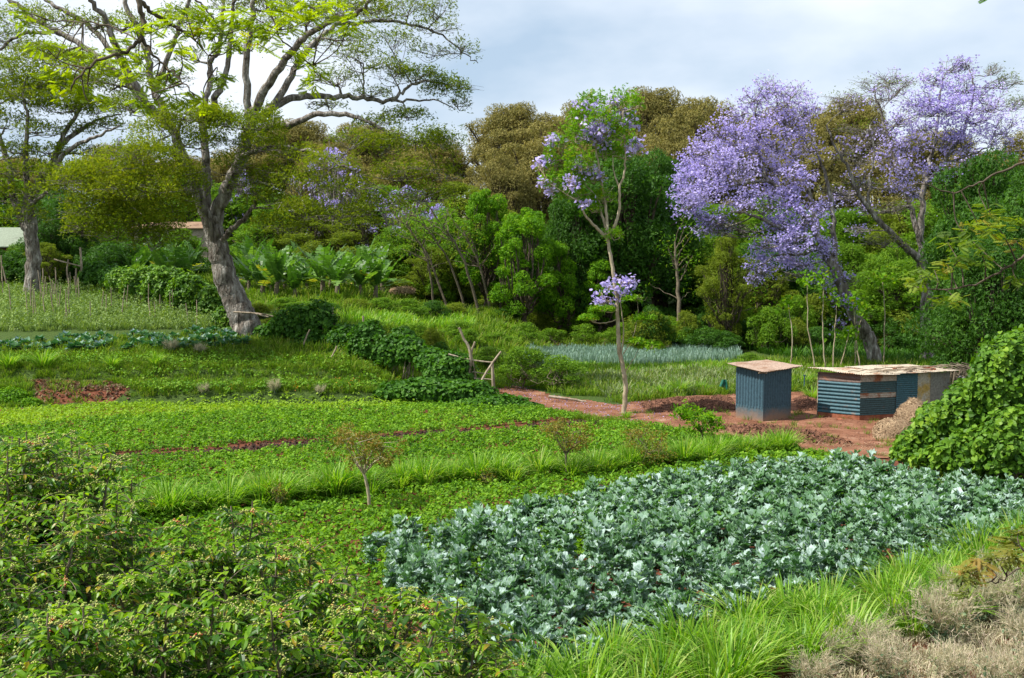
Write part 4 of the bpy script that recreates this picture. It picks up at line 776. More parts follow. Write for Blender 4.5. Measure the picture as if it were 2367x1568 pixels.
place('green1', 2080, 78, 600, 210, 'light green leafy tree behind the long shed')
place('green2', 1680, 78, 540, 150, 'thin olive tree with many stems beside the onion bed')
gJ = 'distant jacarandas in the left wood'
for px, Y, top, w in [(775, 104, 340, 200), (935, 100, 430, 200), (1010, 98, 470, 120), (285, 122, 318, 50), (560, 112, 380, 100)]:
    place('jac0', px, Y, top, w, 'distant jacaranda dusted with lilac blossom in the wood behind the large tree', gJ)
gS = 'shrubs along the forest edge'
for i in range(46):
    px = rng.uniform(1500, 2330); Y = rng.uniform(74, 88); t = W(px, 0, Y); g = on(px, Y)
    h = rng.uniform(1.5, 3.4); top = 784 - F * math.tan(math.atan((g[2] + h - CH) / Y) + TH)
    place(['shrub0', 'shrub1', 'shrub1', 'shrub2'][i % 4], px, Y, top, rng.uniform(80, 150), 'leafy shrub in the undergrowth along the forest edge', gS, 'shrub')
for i in range(34):
    px = rng.uniform(640, 1500); Y = rng.uniform(88, 97); g = on(px, Y); h = rng.uniform(1.2, 3.6); top = 784 - F * math.tan(math.atan((g[2] + h - CH) / Y) + TH)
    place(['shrub0', 'shrub2', 'shrub1', 'shrub2'][i % 4], px, Y, top, rng.uniform(70, 140), 'leafy shrub in the undergrowth along the forest edge', gS, 'shrub')
for i, (px, Y, top, w) in enumerate([(600, 66, 700, 80), (650, 68, 688, 90), (700, 67, 696, 90), (760, 68, 700, 80), (820, 72, 690, 80), (880, 74, 688, 90), (940, 76, 690, 90), (1000, 78, 694, 90), (1050, 80, 700, 90), (790, 66, 722, 70), (860, 64, 742, 80), (930, 62, 752, 80), (1000, 62, 757, 80), (1080, 66, 760, 70), (1150, 68, 768, 80), (1170, 82, 712, 90), (1250, 84, 725, 90), (1330, 84, 730, 90), (1130, 60, 800, 70), (1020, 58, 790, 80), (620, 61, 735, 60), (1440, 80, 745, 100), (1520, 80, 745, 100), (1600, 80, 740, 110), (1690, 79, 745, 110), (1770, 78, 750, 100)]):
    place(['shrub2', 'shrub0', 'cofar', 'shrub1'][i % 4], px, Y, top, w, 'low leafy shrub on the terraces between the vine fence and the wood', 'shrubs on the terraces', 'shrub')
for i in range(22):
    px = rng.uniform(-60, 600); Y = rng.uniform(84, 100); g = on(px, Y); h = rng.uniform(1.5, 3.6); top = 784 - F * math.tan(math.atan((g[2] + h - CH) / Y) + TH)
    place(['shrub1', 'shrub0', 'shrub1', 'shrub2'][i % 4], px, Y, top, rng.uniform(70, 140), 'leafy shrub in the undergrowth along the forest edge', gS, 'shrub')
# coffee shrubs behind the path and the little row above the onion bed
for i, (px, py, top, w, lb) in enumerate([(1205, 900, 800, 110, 'coffee bush just right of the pole gate'), (1300, 905, 820, 130, 'wider coffee bush to the left of the slender jacaranda'), (1215, 800, 745, 70, 'leftmost coffee shrub above the onion bed'), (1275, 802, 758, 70, 'middle coffee shrub above the onion bed'), (1350, 800, 748, 70, 'yellowish coffee shrub above the onion bed'), (1060, 790, 740, 80, 'coffee shrub behind the forked gate post'), (960, 800, 745, 80, 'coffee shrub behind the vine hump'), (1410, 805, 765, 50, 'small coffee shrub left of the slender trunk above the onion bed'), (1735, 852, 815, 60, 'small yellowish shrub left of the outhouse roof'), (1240, 870, 805, 80, 'coffee bush between the two bushes behind the path')]):
    g = G(px, py); place('cofar', px, g[1], top, w, lb, None, 'bush')
place('shrub0', 640, 80, 690, 90, 'yellow green shrub right of the large tree foot', None, 'shrub')
place('shrub2', 700, 78, 700, 80, 'olive shrub behind the vine fence', None, 'shrub')
place('shrub1', 250, 84, 560, 150, 'bushy olive shrub above the vine fence start', None, 'shrub')
place('green1', 420, 98, 528, 130, 'leafy green tree right in front of the orange roofed house')
place('shrub0', 350, 97, 540, 150, 'leafy shrub hiding the wall of the orange roofed house', None, 'shrub')
place('green0', 260, 99, 500, 110, 'small green tree at the left end of the orange roofed house')
place('shrub1', 20, 86, 590, 130, 'dark shrub hiding the foot of the red house', None, 'shrub')
place('green2', 110, 84, 560, 110, 'small olive tree behind the left spreading tree trunk')
for i, (px, Y, top, w) in enumerate([(840, 100, 470, 200), (960, 96, 500, 170), (1040, 93, 480, 160), (720, 102, 480, 200), (620, 104, 470, 160), (880, 94, 560, 140), (1000, 90, 570, 140), (1480, 96, 520, 200), (1640, 90, 540, 170), (1760, 88, 600, 150), (1960, 84, 560, 170), (2060, 82, 560, 150), (2150, 80, 620, 150)]):
    place(['green2', 'green0', 'green1'][i % 3], px, Y, top, w, 'yellow green airy tree filling the edge of the wood', 'yellow green trees at the wood edge')

# ------------------------------------------------------------------ corrugated sheds
def sheet(b, A, B_, z0, z1, pitch, amp, horiz=False, nrm_out=None, mi=0, rnd=.5, z0b=None, z1b=None, thick=.004):
    """corrugated sheet between ground points A and B_ from z0 to z1 (z*b at the B end)"""
    A = np.array(A[:2], float); B_ = np.array(B_[:2], float); d = B_ - A; Ln = np.linalg.norm(d); d /= Ln; no = np.array([d[1], -d[0]])
    z0b = z0 if z0b is None else z0b; z1b = z1 if z1b is None else z1b
    per = 6
    if horiz: nu, nv = 14, max(4, int((z1 - z0) / pitch * per))
    else: nu, nv = max(4, int(Ln / pitch * per)), 6
    u, v = np.meshgrid(np.linspace(0, 1, nu + 1), np.linspace(0, 1, nv + 1))
    zz = (z0 + (z0b - z0) * u) * (1 - v) + (z1 + (z1b - z1) * u) * v
    ph = (v * (z1 - z0) if horiz else u * Ln) / pitch * 2 * math.pi
    off = amp * np.sin(ph) + .006 * vnoise(u * Ln, v * (z1 - z0), 4, 3)
    for s, o in ((1, 0), (-1, -.004)):
        xy = A[None, None] + d * (u * Ln)[..., None] + no * (off + o)[..., None]
        V = np.concatenate([xy, zz[..., None]], -1).reshape(-1, 3)
        i = (np.arange(nv)[:, None] * (nu + 1) + np.arange(nu)[None]).ravel()
        q = np.stack([i, i + 1, i + nu + 2, i + nu + 1], -1)
        if s < 0: q = q[:, ::-1]
        b.add(V, q.ravel(), np.full(len(q), 4), rnd, mi, True)
def paintmat(name, base, rust, amt, scale=2.0, rough=.6, low=None, grad=None):
    """weathered sheet paint; low = dirt colour near the ground up to a height (a real soil splash)"""
    m, N, L = newmat(name); tc = N.new('ShaderNodeTexCoord')
    n = N.new('ShaderNodeTexNoise'); n.inputs['Scale'].default_value = scale; n.inputs['Detail'].default_value = 10; n.inputs['Roughness'].default_value = .7; L.new(tc.outputs['Object'], n.inputs['Vector'])
    r = ramp(N, [rust, base], [1 - amt - .04 if amt > .5 else .30, .5 + .0 if amt > .5 else .46]); 
    r.color_ramp.elements[0].position = .28 + amt * .3; r.color_ramp.elements[1].position = .36 + amt * .34
    L.new(n.outputs[0], r.inputs[0]); col = r.outputs[0]
    n3 = N.new('ShaderNodeTexNoise'); n3.inputs['Scale'].default_value = 14; n3.inputs['Detail'].default_value = 8; L.new(tc.outputs['Object'], n3.inputs['Vector'])
    r3 = ramp(N, [(.72, .72, .72), (1.15, 1.15, 1.15)], [.35, .65]); L.new(n3.outputs[0], r3.inputs[0])
    mu = N.new('ShaderNodeMix'); mu.data_type = 'RGBA'; mu.blend_type = 'MULTIPLY'; mu.inputs[0].default_value = 1; L.new(col, mu.inputs[6]); L.new(r3.outputs[0], mu.inputs[7]); col = mu.outputs[2]
    if low:
        se = N.new('ShaderNodeSeparateXYZ'); L.new(tc.outputs['Object'], se.inputs[0]); ad = N.new('ShaderNodeMath'); ad.operation = 'MULTIPLY_ADD'; L.new(n.outputs[0], ad.inputs[0]); ad.inputs[1].default_value = -low[1] * 1.6; L.new(se.outputs[2], ad.inputs[2])
        mr = N.new('ShaderNodeMapRange'); mr.inputs[1].default_value = low[1] * -.75; mr.inputs[2].default_value = low[1] * .15; L.new(ad.outputs[0], mr.inputs[0])
        m2 = N.new('ShaderNodeMix'); m2.data_type = 'RGBA'; L.new(mr.outputs[0], m2.inputs[0]); m2.inputs[6].default_value = (*low[0], 1); L.new(col, m2.inputs[7]); col = m2.outputs[2]
    p = N.new('ShaderNodeBsdfPrincipled'); p.inputs['Roughness'].default_value = rough; p.inputs['Specular IOR Level'].default_value = .3; L.new(col, p.inputs['Base Color'])
    o = N.new('ShaderNodeOutputMaterial'); L.new(p.outputs[0], o.inputs['Surface']); return m
blue1 = paintmat('blue_grey_paint', (.045, .095, .125), (.12, .13, .13), .08)
blue_low = paintmat('painted_plinth', (.055, .105, .13), (.10, .13, .13), .12, low=((.26, .15, .09), .55))
blue2 = paintmat('blue_green_sheet', (.035, .10, .125), (.18, .12, .09), .1)
blue3 = paintmat('green_grey_sheet', (.035, .075, .08), (.16, .10, .07), .16)
rusty = paintmat('rusty_sheet', (.34, .30, .24), (.24, .09, .04), .55)
roofm = paintmat('rusty_roof', (.30, .215, .165), (.22, .13, .085), .4, 1.2, .65)
roofc = paintmat('cream_roof', (.50, .43, .33), (.30, .15, .08), .36, 1.6, .6)
mud = noisemat('mud_base', [(.15, .05, .028), (.25, .09, .05), (.33, .14, .09)], 3, 8, .95, .8, 12, dist=.03, spec=.1)
greyp = paintmat('grey_sheet', (.20, .19, .17), (.18, .13, .09), .3)
boardm = paintmat('ochre_board', (.36, .33, .27), (.36, .24, .06), .5, 1.2)
dark = noisemat('dark_gap', [(.01, .01, .01), (.02, .018, .015)], 3, 2, .9, 0)

f0 = G(1763, 977)[:2]; l0 = G(1700, 967.5)[:2]; r0 = G(1828, 968.5)[:2]; bk = l0 + r0 - f0
zg = float(hz(*f0)) - .02; cc = (f0 + bk) / 2
hut = empty('outhouse', (cc[0], cc[1], zg), 'small square blue grey outhouse with vertical corrugated walls and tilted rusty roof', 'outhouse')
org = np.array([cc[0], cc[1], zg])
zl, zf, zr, zbk = W(1698, 848, l0[1])[2], W(1763, 858, f0[1])[2], W(1828, 850, r0[1])[2], W(1771, 838, bk[1])[2] - .1
pl = .62
b = Bag(); c4 = [l0, f0, r0, bk]; ins = .02
for i in range(4):
    A, B_ = c4[i], c4[(i + 1) % 4]; d = (B_ - A) / np.linalg.norm(B_ - A); R = np.array([[d[0], -d[1], 0], [d[1], d[0], 0], [0, 0, 1]])
    inn = (cc - (A + B_) / 2); inn /= np.linalg.norm(inn); mid = (A + B_) / 2 + inn * .05
    b.box((mid[0], mid[1], zg + pl / 2 - .1), (np.linalg.norm(B_ - A) - (0.0 if i % 2 == 0 else .2), .1, pl + .2), R)
b.build('plinth', blue_low, hut, origin=org)
b = Bag(); tops = [zl, zf, zr, zbk]
for i in range(4):
    A, B_ = c4[i], c4[(i + 1) % 4]; sheet(b, A, B_, zg + pl - .06, tops[i] - .02, .14, .026, z1b=tops[(i + 1) % 4] - .02)
b.build('wall', blue1, hut, origin=org)
b = Bag()
for q, z in zip(c4, tops): 
    ii = (cc - q); ii /= np.linalg.norm(ii); b.tube([(*(q + ii * .06), zg), (*(q + ii * .06), z - .03)], .035, 5)
b.build('corner_post', wood_pole, hut, origin=org)
def roofsheet(b, c, nz, pitch=.09, amp=.014, dirn=0):
    """c: 4 corners (a b c d) as 3d points; corrugations run from a-b to d-c"""
    a, bq, cq, dq = [np.array(v, float) for v in c]; n = int(np.linalg.norm(bq - a) / pitch * 6); m_ = 8
    u, v = np.meshgrid(np.linspace(0, 1, n + 1), np.linspace(0, 1, m_ + 1))
    P = (a * (1 - u)[..., None] + bq * u[..., None]) * (1 - v)[..., None] + (dq * (1 - u)[..., None] + cq * u[..., None]) * v[..., None]
    P[..., 2] += amp * np.sin(u * np.linalg.norm(bq - a) / pitch * 6.283) + .025 * vnoise(u * 3, v * 3, 2.5, int(nz))
    i = (np.arange(m_)[:, None] * (n + 1) + np.arange(n)[None]).ravel(); q = np.stack([i, i + 1, i + n + 2, i + n + 1], -1)
    for o, qq in ((0, q), (-.008, q[:, ::-1])):
        P2 = P.copy(); P2[..., 2] += o; b.add(P2.reshape(-1, 3), qq.ravel(), np.full(len(qq), 4), .5, 0, True)
RT = [W(1681, 840, l0[1] + .05), W(1764, 860.5, f0[1] - .3), W(1857, 846, r0[1] + .05), W(1772, 832, bk[1] + .35)]
b = Bag(); roofsheet(b, [RT[1], RT[2], RT[3], RT[0]], 1); b.build('roof', roofm, hut, origin=org)
b = Bag()
for A, B_ in ((RT[0], RT[1]), (RT[1], RT[2])):
    A2, B2 = A * .86 + org * 0 + (RT[3] if 0 else A) * .14, B_; 
    inw = np.array([*(cc - (A[:2] + B_[:2]) / 2), 0]); inw /= np.linalg.norm(inw)
    b.tube([A + inw * .2 - [0, 0, .05], B_ + inw * .2 - [0, 0, .05]], .03, 5)
b.build('roof_beam', wood_pole, hut, origin=org)

# long low shed
a0 = G(1895, 966)[:2]; b0 = G(1987, 974)[:2]; a0 = a0 + [0, .35]
dv = np.array([.955, .30]); dv /= np.linalg.norm(dv)
def atpx(px):  # point on the long wall seen at image column px
    k = (px - CX) / F; t = (k * b0[1] - b0[0]) / (dv[0] - k * dv[1]); return b0 + dv * t
c1, c2, c3, c4_ = atpx(2077), atpx(2126), atpx(2156), atpx(2200)
zs = float(hz(*b0)) - .02; ztp = W(1987, 864, b0[1])[2] - .04
org = np.array([*(b0 + [1.2, 1.0]), zs]); shed = empty('long_shed', tuple(org), 'long low shed of blue green horizontal corrugated sheets under a pale patched roof', 'shed')
back = a0 - b0
b = Bag()
for A, B_, ins in ((a0, b0, .06), (b0, c2, .06)):
    d = (B_ - A) / np.linalg.norm(B_ - A); nn_ = np.array([-d[1], d[0]]); M_ = (A + B_) / 2 + nn_ * ins
    b.box((M_[0], M_[1], zs + .06), (np.linalg.norm(B_ - A) - .02, .11 if A is a0 else .115, .42), np.array([[d[0], -d[1], 0], [d[1], d[0], 0], [0, 0, 1]]))
b.build('mud_plinth', mud, shed, origin=org)
zb = zs + .24
b = Bag(); sheet(b, a0, b0, zb, ztp - .34, .15, .022, True); o = b.build('end_wall', blue2, shed, origin=org)
b = Bag(); sheet(b, a0 + [.01, .02], b0 + [.01, .02], ztp - .36, ztp + .0, .15, .012, True); b.build('patch_panel', paintmat('brown_patch', (.13, .085, .07), (.25, .11, .06), .3), shed, origin=org)
b = Bag(); sheet(b, b0, c1, zb, zb + .72, .085, .012, True); sheet(b, b0 + [0, -.012], c1 + [0, -.012], zb + .90, ztp - .28, .085, .012, True); b.build('side_wall', blue3, shed, origin=org)
b = Bag(); sheet(b, b0 + [.0, -.006], c1 + [.0, -.006], zb + .70, zb + .92, .085, .012, True); sheet(b, b0 + [0, -.02], c1 + [0, -.02], ztp - .30, ztp - .0, .085, .01, True); b.build('patch_panel', rusty, shed, origin=org)
b = Bag(); sheet(b, c1 + [0, -.03], c2 + [0, -.03], zb + .05, ztp - .02, .085, .012, True); b.build('door_panel', blue2, shed, origin=org)
b = Bag(); sheet(b, c2, c3, zs, ztp - .02, .3, .004); b.build('board_panel', boardm, shed, origin=org)
b = Bag(); sheet(b, c3 + [0, -.01], c4_ + [0, -.01], zs, ztp - .02, .085, .012); b.build('grey_panel', greyp, shed, origin=org)
b = Bag(); sheet(b, c4_, c4_ + back, zs, ztp - .05, .085, .012); sheet(b, c4_ + back, a0, zs, ztp - .05, .085, .012); b.build('back_wall', blue3, shed, origin=org)
b = Bag()
for q in (a0, b0, c1, c2, c3, c4_): b.tube([(q[0] + .03, q[1] + .07, zs), (q[0] + .03, q[1] + .07, ztp - .02)], .04, 5)
b.build('wall_post', wood_pole, shed, origin=org)
ov = -back / np.linalg.norm(back); en = dv / np.linalg.norm(dv); zt_ = ztp + .02
def rp(t, f, z=0): q = b0 + en * t + back * f; return np.array([q[0], q[1], zt_ + z + .10 * f])
Lw = np.linalg.norm(c4_ - b0)
b = Bag()
roofsheet(b, [rp(-.15, -.16), rp(-.22, 1.15, .03), rp(Lw * .38, 1.1), rp(Lw * .34, -.2)][::-1], 3)
roofsheet(b, [rp(Lw * .30, -.17, .02), rp(Lw * .34, 1.12, .03), rp(Lw * .72, 1.16, .02), rp(Lw * .70, -.14, .015)][::-1], 4)
roofsheet(b, [rp(Lw * .66, -.2, .035), rp(Lw * .68, 1.1, .045), rp(Lw + .35, 1.1, .02), rp(Lw + .3, -.12, .03)][::-1], 5)
b.build('roof', roofc, shed, origin=org)
# sticks, stones and plank lying on the roof
for i, (x0, y0, x1, y1) in enumerate([(2010, 862, 2110, 866), (1960, 856, 2070, 853), (2040, 850, 2150, 849), (2090, 853, 2200, 858), (2020, 853, 2140, 862), (2070, 848, 2190, 852), (2130, 846, 2230, 858)]):
    Ya = b0[1] + .0 + .18 * i; zz = 0
    P0, P1 = W(x0, y0, Ya), W(x1, y1, Ya + .4); P0[2] = P1[2] = ztp + .10 + .02 * i
    b = Bag(); b.tube(wig(catmull([P0, (P0 + P1) / 2 + [0, .1, .02], P1], 4), .02), .022, 5); o = b.build('roof_stick', wood_pole, origin=P0)
    tag(o, 'weathered stick lying across the patched roof of the long shed', 'stick', 'sticks lying on the shed roof')
for i, (x, y) in enumerate([(2068, 851), (2140, 847), (2158, 848), (2150, 850)]):
    b = Bag(); v = nrm(rng.normal(size=(60, 3))); b.inst(OCTA, np.zeros((1, 3)), np.eye(3)[None], np.array([.09]), np.array([.5]))
    b = Bag(); n_ = 8
    u, vv = np.meshgrid(np.linspace(0, 2 * math.pi, 9)[:-1], np.linspace(.15, math.pi - .15, 6)); rr_ = .085 * (1 + .18 * rng.normal(size=u.shape))
    V = np.stack([rr_ * np.sin(vv) * np.cos(u) * 1.3, rr_ * np.sin(vv) * np.sin(u), rr_ * np.cos(vv) * .8], -1).reshape(-1, 3)
    q = [(r * 8 + k, r * 8 + (k + 1) % 8, (r + 1) * 8 + (k + 1) % 8, (r + 1) * 8 + k) for r in range(5) for k in range(8)]
    b.add(V, np.array(q).ravel(), [4] * len(q)); b.add(V, list(range(8))[::-1] + list(range(40, 48)), [8, 8])
    P = W(x, y, b0[1] + 1.2); P[2] = ztp + .13
    tag(b.build('roof_stone', mud, loc=tuple(P)), 'reddish stone weighing down the pale roof of the long shed', 'stone', 'stones on the shed roof')
# heap of branches and a drooping net at the far end of the shed
b = Bag(); C = W(2222, 880, c4_[1] + .5); gz = float(hz(C[0], C[1]))
for i in range(90):
    a = rng.normal() * .35; P0 = np.array([C[0] + rng.normal() * .5 - .2, C[1] + rng.normal() * .5, gz + rng.uniform(1.2, 2.15)]); ln = rng.uniform(.6, 1.5)
    P1 = P0 + np.array([math.cos(a) * ln, rng.normal() * .3, -ln * rng.uniform(.1, .5)]); b.tube(np.array([P0, (P0 + P1) / 2 + rng.normal(size=3) * .05, P1]), [.02, .016, .01], 4)
for i in range(12):
    P0 = np.array([C[0] + rng.normal() * .5, C[1] + rng.normal() * .4, gz - .1]); b.tube(np.array([P0, P0 + [0, 0, 1.2], P0 + [.1, 0, 2.0]]), .035, 5)
tag(b.build('branch_heap', bark_twig, origin=(C[0], C[1], gz)), 'tangle of dry branches stacked against the far end of the long shed', 'branch heap')
for i in range(2):
    b = Bag(); t = np.linspace(0, 2 * math.pi, 25); Cq = W(2219 + 9 * i, 884 + i * 2, c4_[1] - .3)
    b.tube(np.stack([Cq[0] + .13 * np.cos(t) * (1 - i * .2), Cq[1] + .05 * np.cos(t), Cq[2] + .24 * np.sin(t)], 1), .03, 6, cap=False)
    tag(b.build('tyre_hoop', paintmat('hoop_grey', (.16, .15, .15), (.1, .09, .08), .3), origin=Cq), ['larger grey hoop hanging at the branch heap beside the shed', 'smaller grey hoop hanging right of its twin at the branch heap'][i], 'hoop')
# rock beside the shed, small white stone
P = G(1940, 973)
b = Bag(); ell = nrm(rng.normal(size=(1, 3)))
def rock(r, loc, mat, name, label, sq=(1.4, 1, .6)):
    b = Bag(); u, vv = np.meshgrid(np.linspace(0, 2 * math.pi, 11)[:-1], np.linspace(.12, math.pi - .12, 7)); rr_ = r * (1 + .14 * rng.normal(size=u.shape))
    V = np.stack([rr_ * np.sin(vv) * np.cos(u) * sq[0], rr_ * np.sin(vv) * np.sin(u) * sq[1], rr_ * np.cos(vv) * sq[2]], -1).reshape(-1, 3)
    q = [(i * 10 + k, i * 10 + (k + 1) % 10, (i + 1) * 10 + (k + 1) % 10, (i + 1) * 10 + k) for i in range(6) for k in range(10)]
    b.add(V, np.array(q).ravel(), [4] * len(q)); b.add(V, list(range(10))[::-1] + list(range(60, 70)), [10, 10])
    tag(b.build(name, mat, loc=tuple(loc)), label, 'stone')
rock(.11, P + [0, 0, .05], mud, 'stone', 'flat reddish stone on the yard in front of the long shed')
rock(.05, G(1892, 957) + [0, 0, .05], paintmat('white_stone', (.75, .73, .68), (.6, .5, .4), .2), 'stone', 'small white stone at the left corner of the long shed')

# ------------------------------------------------------------------ hay heap, vine masses
def mound(name, label, cat, px_list, mat, n, T, size, stuffkind=None, part=None, wood=None, spread=.5, zmin=-.5, lo=.75):
    lf = Bag(); w = Bag()
    tot = sum(q[3] * q[4] for q in px_list)
    for q in px_list:
        px, py, Y, rx, rz = q[:5]; s = Y / F; C = W(px, py, Y); R = np.array([rx * s, (q[5] if len(q) > 5 else min(rx, 60)) * s, rz * s])
        k = int(n * q[3] * q[4] / tot)
        if T == 'straw':
            v = nrm(rng.normal(size=(k, 3))); v[:, 2] = np.abs(v[:, 2]) * 1.0 - .15; P = C + v * R * rng.uniform(.7, 1.08, k)[:, None]
            d = nrm(np.cross(v, rng.normal(size=(k, 3))) + [.5, -.3, -.6]); lf.inst(BLADE, P, basis(d, v + rng.normal(size=(k, 3)) * .4), np.stack([np.full(k, size[0]), rng.uniform(.5, 1.1, k) * size[1], np.full(k, .01)], 1))
        else: ell_leaves(lf, C, R, k, size, T, zmin=zmin, spread=spread, lo=lo)
    q = px_list[0]; bs_ = W(q[0], q[1], q[2]); bs_[2] = float(hz(bs_[0], bs_[1]))
    if wood:
        root = empty(name, tuple(bs_), label, cat)
        for (q, h) in [(q, 0) for q in px_list]:
            C = W(q[0], q[1], q[2]); g = float(hz(C[0], C[1])); s = q[2] / F
            for j in range(4):
                P0 = C + [rng.normal() * q[3] * s * .4, 0, 0]; P0[2] = g - .1; P1 = C + rng.normal(size=3) * [q[3] * s * .4, .2, q[4] * s * .4]
                w.tube(wig(catmull([P0, (P0 + P1) / 2 + rng.normal(size=3) * .1, P1], 4), .03), .03, 5)
        bp = sorted([tuple(W(q[0], q[1], q[2])[:2]) for q in px_list]); pr = np.array([(x_, y_, float(hz(x_, y_)) + .05) for x_, y_ in bp])
        if len(pr) > 1: w.tube(pr, .03, 4)
        w.build('stems', wood, root, origin=bs_); lf.build('foliage', mat, root, origin=bs_); return root
    return tag(lf.build(name, mat, origin=bs_), label, cat)
hy = 39.5
mound('hay_heap', 'slumped heap of dry grey brown hay leaning beside the vine bush', 'hay heap', [(2068, 1000, 40.3, 50, 40), (2105, 965, 41, 36, 42), (2040, 1022, 39.8, 30, 24), (2130, 985, 40.5, 40, 55), (2110, 940, 41.3, 18, 24), (2030, 1028, 39.6, 22, 14)], lm_hay, 26000, 'straw', (.014, .35))
vb = [(2330, 900, 31.5, 90, 120, 80), (2240, 960, 32, 80, 70, 70), (2180, 1000, 32.5, 70, 60, 60), (2130, 1030, 33, 60, 46, 50), (2260, 1060, 31, 90, 70, 60), (2350, 1040, 30, 90, 90, 70), (2400, 850, 33, 90, 100, 70), (2190, 1060, 31.8, 70, 42, 50), (2290, 870, 33, 46, 60, 50), (2350, 810, 33, 50, 46, 40), (2120, 1050, 32.6, 50, 30, 40), (2450, 980, 31, 100, 130, 80), (2160, 960, 33.5, 40, 30, 40), (2085, 1048, 33, 26, 20, 26), (2230, 905, 33, 30, 30, 30), (2300, 820, 33.5, 28, 30, 30)]
mound('vine_bush', 'big mound of broad leaved green vines beside the long shed', 'vine bush', vb, lm_vine, 42000, HEART, .135, lo=.62, wood=bark_twig)
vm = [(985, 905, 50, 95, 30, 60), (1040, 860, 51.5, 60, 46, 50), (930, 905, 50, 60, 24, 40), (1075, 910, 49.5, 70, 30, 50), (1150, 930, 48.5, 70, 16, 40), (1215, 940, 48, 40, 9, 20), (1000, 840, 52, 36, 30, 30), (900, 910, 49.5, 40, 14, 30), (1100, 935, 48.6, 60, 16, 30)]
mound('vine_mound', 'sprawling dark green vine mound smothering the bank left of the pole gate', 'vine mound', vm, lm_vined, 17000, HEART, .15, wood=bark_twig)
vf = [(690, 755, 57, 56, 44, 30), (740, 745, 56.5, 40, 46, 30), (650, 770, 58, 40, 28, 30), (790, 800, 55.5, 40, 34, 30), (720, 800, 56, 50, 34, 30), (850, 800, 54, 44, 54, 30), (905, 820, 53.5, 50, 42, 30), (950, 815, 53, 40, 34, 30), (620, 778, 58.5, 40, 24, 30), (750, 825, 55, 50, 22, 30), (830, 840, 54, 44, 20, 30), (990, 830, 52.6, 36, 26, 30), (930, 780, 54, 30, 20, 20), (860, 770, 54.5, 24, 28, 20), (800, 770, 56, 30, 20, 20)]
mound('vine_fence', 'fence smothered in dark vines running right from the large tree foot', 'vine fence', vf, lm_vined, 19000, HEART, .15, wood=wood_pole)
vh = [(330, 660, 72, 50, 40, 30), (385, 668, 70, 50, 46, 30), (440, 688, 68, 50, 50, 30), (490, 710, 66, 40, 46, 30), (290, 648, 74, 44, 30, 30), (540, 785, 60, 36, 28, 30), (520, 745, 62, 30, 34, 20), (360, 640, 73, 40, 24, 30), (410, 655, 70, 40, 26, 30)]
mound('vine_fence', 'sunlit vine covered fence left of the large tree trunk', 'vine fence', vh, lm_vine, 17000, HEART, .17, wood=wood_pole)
mound('vine_fence', 'dark far stretch of vine covered fence at the upper end of the staked plot', 'vine fence', [(225, 640, 80, 34, 34, 30), (265, 645, 78, 34, 30, 30)], lm_vined, 6000, HEART, .18, wood=wood_pole)
mound('rubble_heap', 'pale heap of straw and earth below the banana grove', 'heap', [(928, 672, 86, 28, 10, 20)], lm_hay, 2500, 'straw', (.03, .4))
mound('shrub', 'low bright green shrub at the left end of the terrace bank', 'shrub', [(30, 925, 49, 46, 26, 30), (70, 935, 48.6, 26, 14, 20)], lm_bright, 4000, BROAD, .09, wood=bark_twig)

# ------------------------------------------------------------------ pole gate, posts, rails
def poles(name, label, cat, Y, lst, base=None):
    """lst: (part name, [(px,py,dY)...], radius)"""
    q = lst[0][1][0]; B0 = W(q[0], q[1], Y); B0[2] = float(hz(B0[0], B0[1])); root = empty(name, tuple(B0), label, cat)
    for pn, pts, r in lst:
        b = Bag(); P = np.array([W(p_[0], p_[1], Y + (p_[2] if len(p_) > 2 else 0)) for p_ in pts]); b.tube(wig(catmull(P, 4), .008), np.linspace(r, r * .75, (len(P) - 1) * 4 + 1 if len(P) > 2 else 5), 7); b.build(pn, wood_pole, root, origin=B0)
    return root
poles('pole_gate', 'rough gate of crossed weathered poles at the start of the red path', 'gate', 51,
      [('post', [(1142, 918), (1140, 880), (1137, 836)], .09), ('forked_post', [(1084, 880), (1087, 815), (1073, 785), (1061, 758)], .075), ('forked_post', [(1100, 878, .3), (1090, 825, .1), (1092, 808), (1098, 790)], .06),
       ('rail', [(1036, 819), (1085, 832), (1140, 838)], .045), ('rail', [(1085, 874), (1137, 878)], .035), ('rail', [(1088, 860, .1), (1136, 865, .1)], .03), ('brace', [(1097, 914, -.5), (1125, 860, -.3), (1158, 813, -.1)], .06)])
poles('rail', 'bent dead branch rail resting against the foot of the large tree', 'rail', Yb - 1.4, [('branch', [(540, 722), (580, 724), (620, 733)], .05), ('branch', [(560, 724, .1), (600, 725, .1), (632, 732, .1)], .04)])
poles('fence_post', 'stout weathered fence post sticking up behind the vine fence', 'post', 56.5, [('post', [(765, 800), (768, 750), (767, 712)], .10), ('bracket', [(748, 747), (775, 749)], .05)])
poles('fence_post', 'thin bare post left of the dark vine hump', 'post', 55, [('post', [(841, 780), (840, 750), (839, 730)], .06)])
poles('prop_pole', 'slanting dry pole leaning against the dark vine fence', 'pole', 55, [('pole', [(697, 812), (708, 780), (716, 762)], .045)])
poles('prop_pole', 'short slanting pole beneath the right end of the dark vine fence', 'pole', 53, [('pole', [(762, 836), (772, 815), (778, 800)], .045)])
poles('fallen_log', 'pale fallen branch lying along the far edge of the red path', 'log', 49.6, [('log', [(1268, 917), (1310, 922), (1355, 929)], .07)])
poles('crooked_rack', 'bare crooked pole frame standing before the dark trees at far left', 'frame', 80, [('post', [(192, 655), (188, 610), (185, 572)], .09), ('post', [(158, 655), (155, 625), (158, 600)], .07), ('post', [(175, 660), (176, 620)], .08), ('rail', [(125, 600), (155, 608), (188, 616)], .06)])
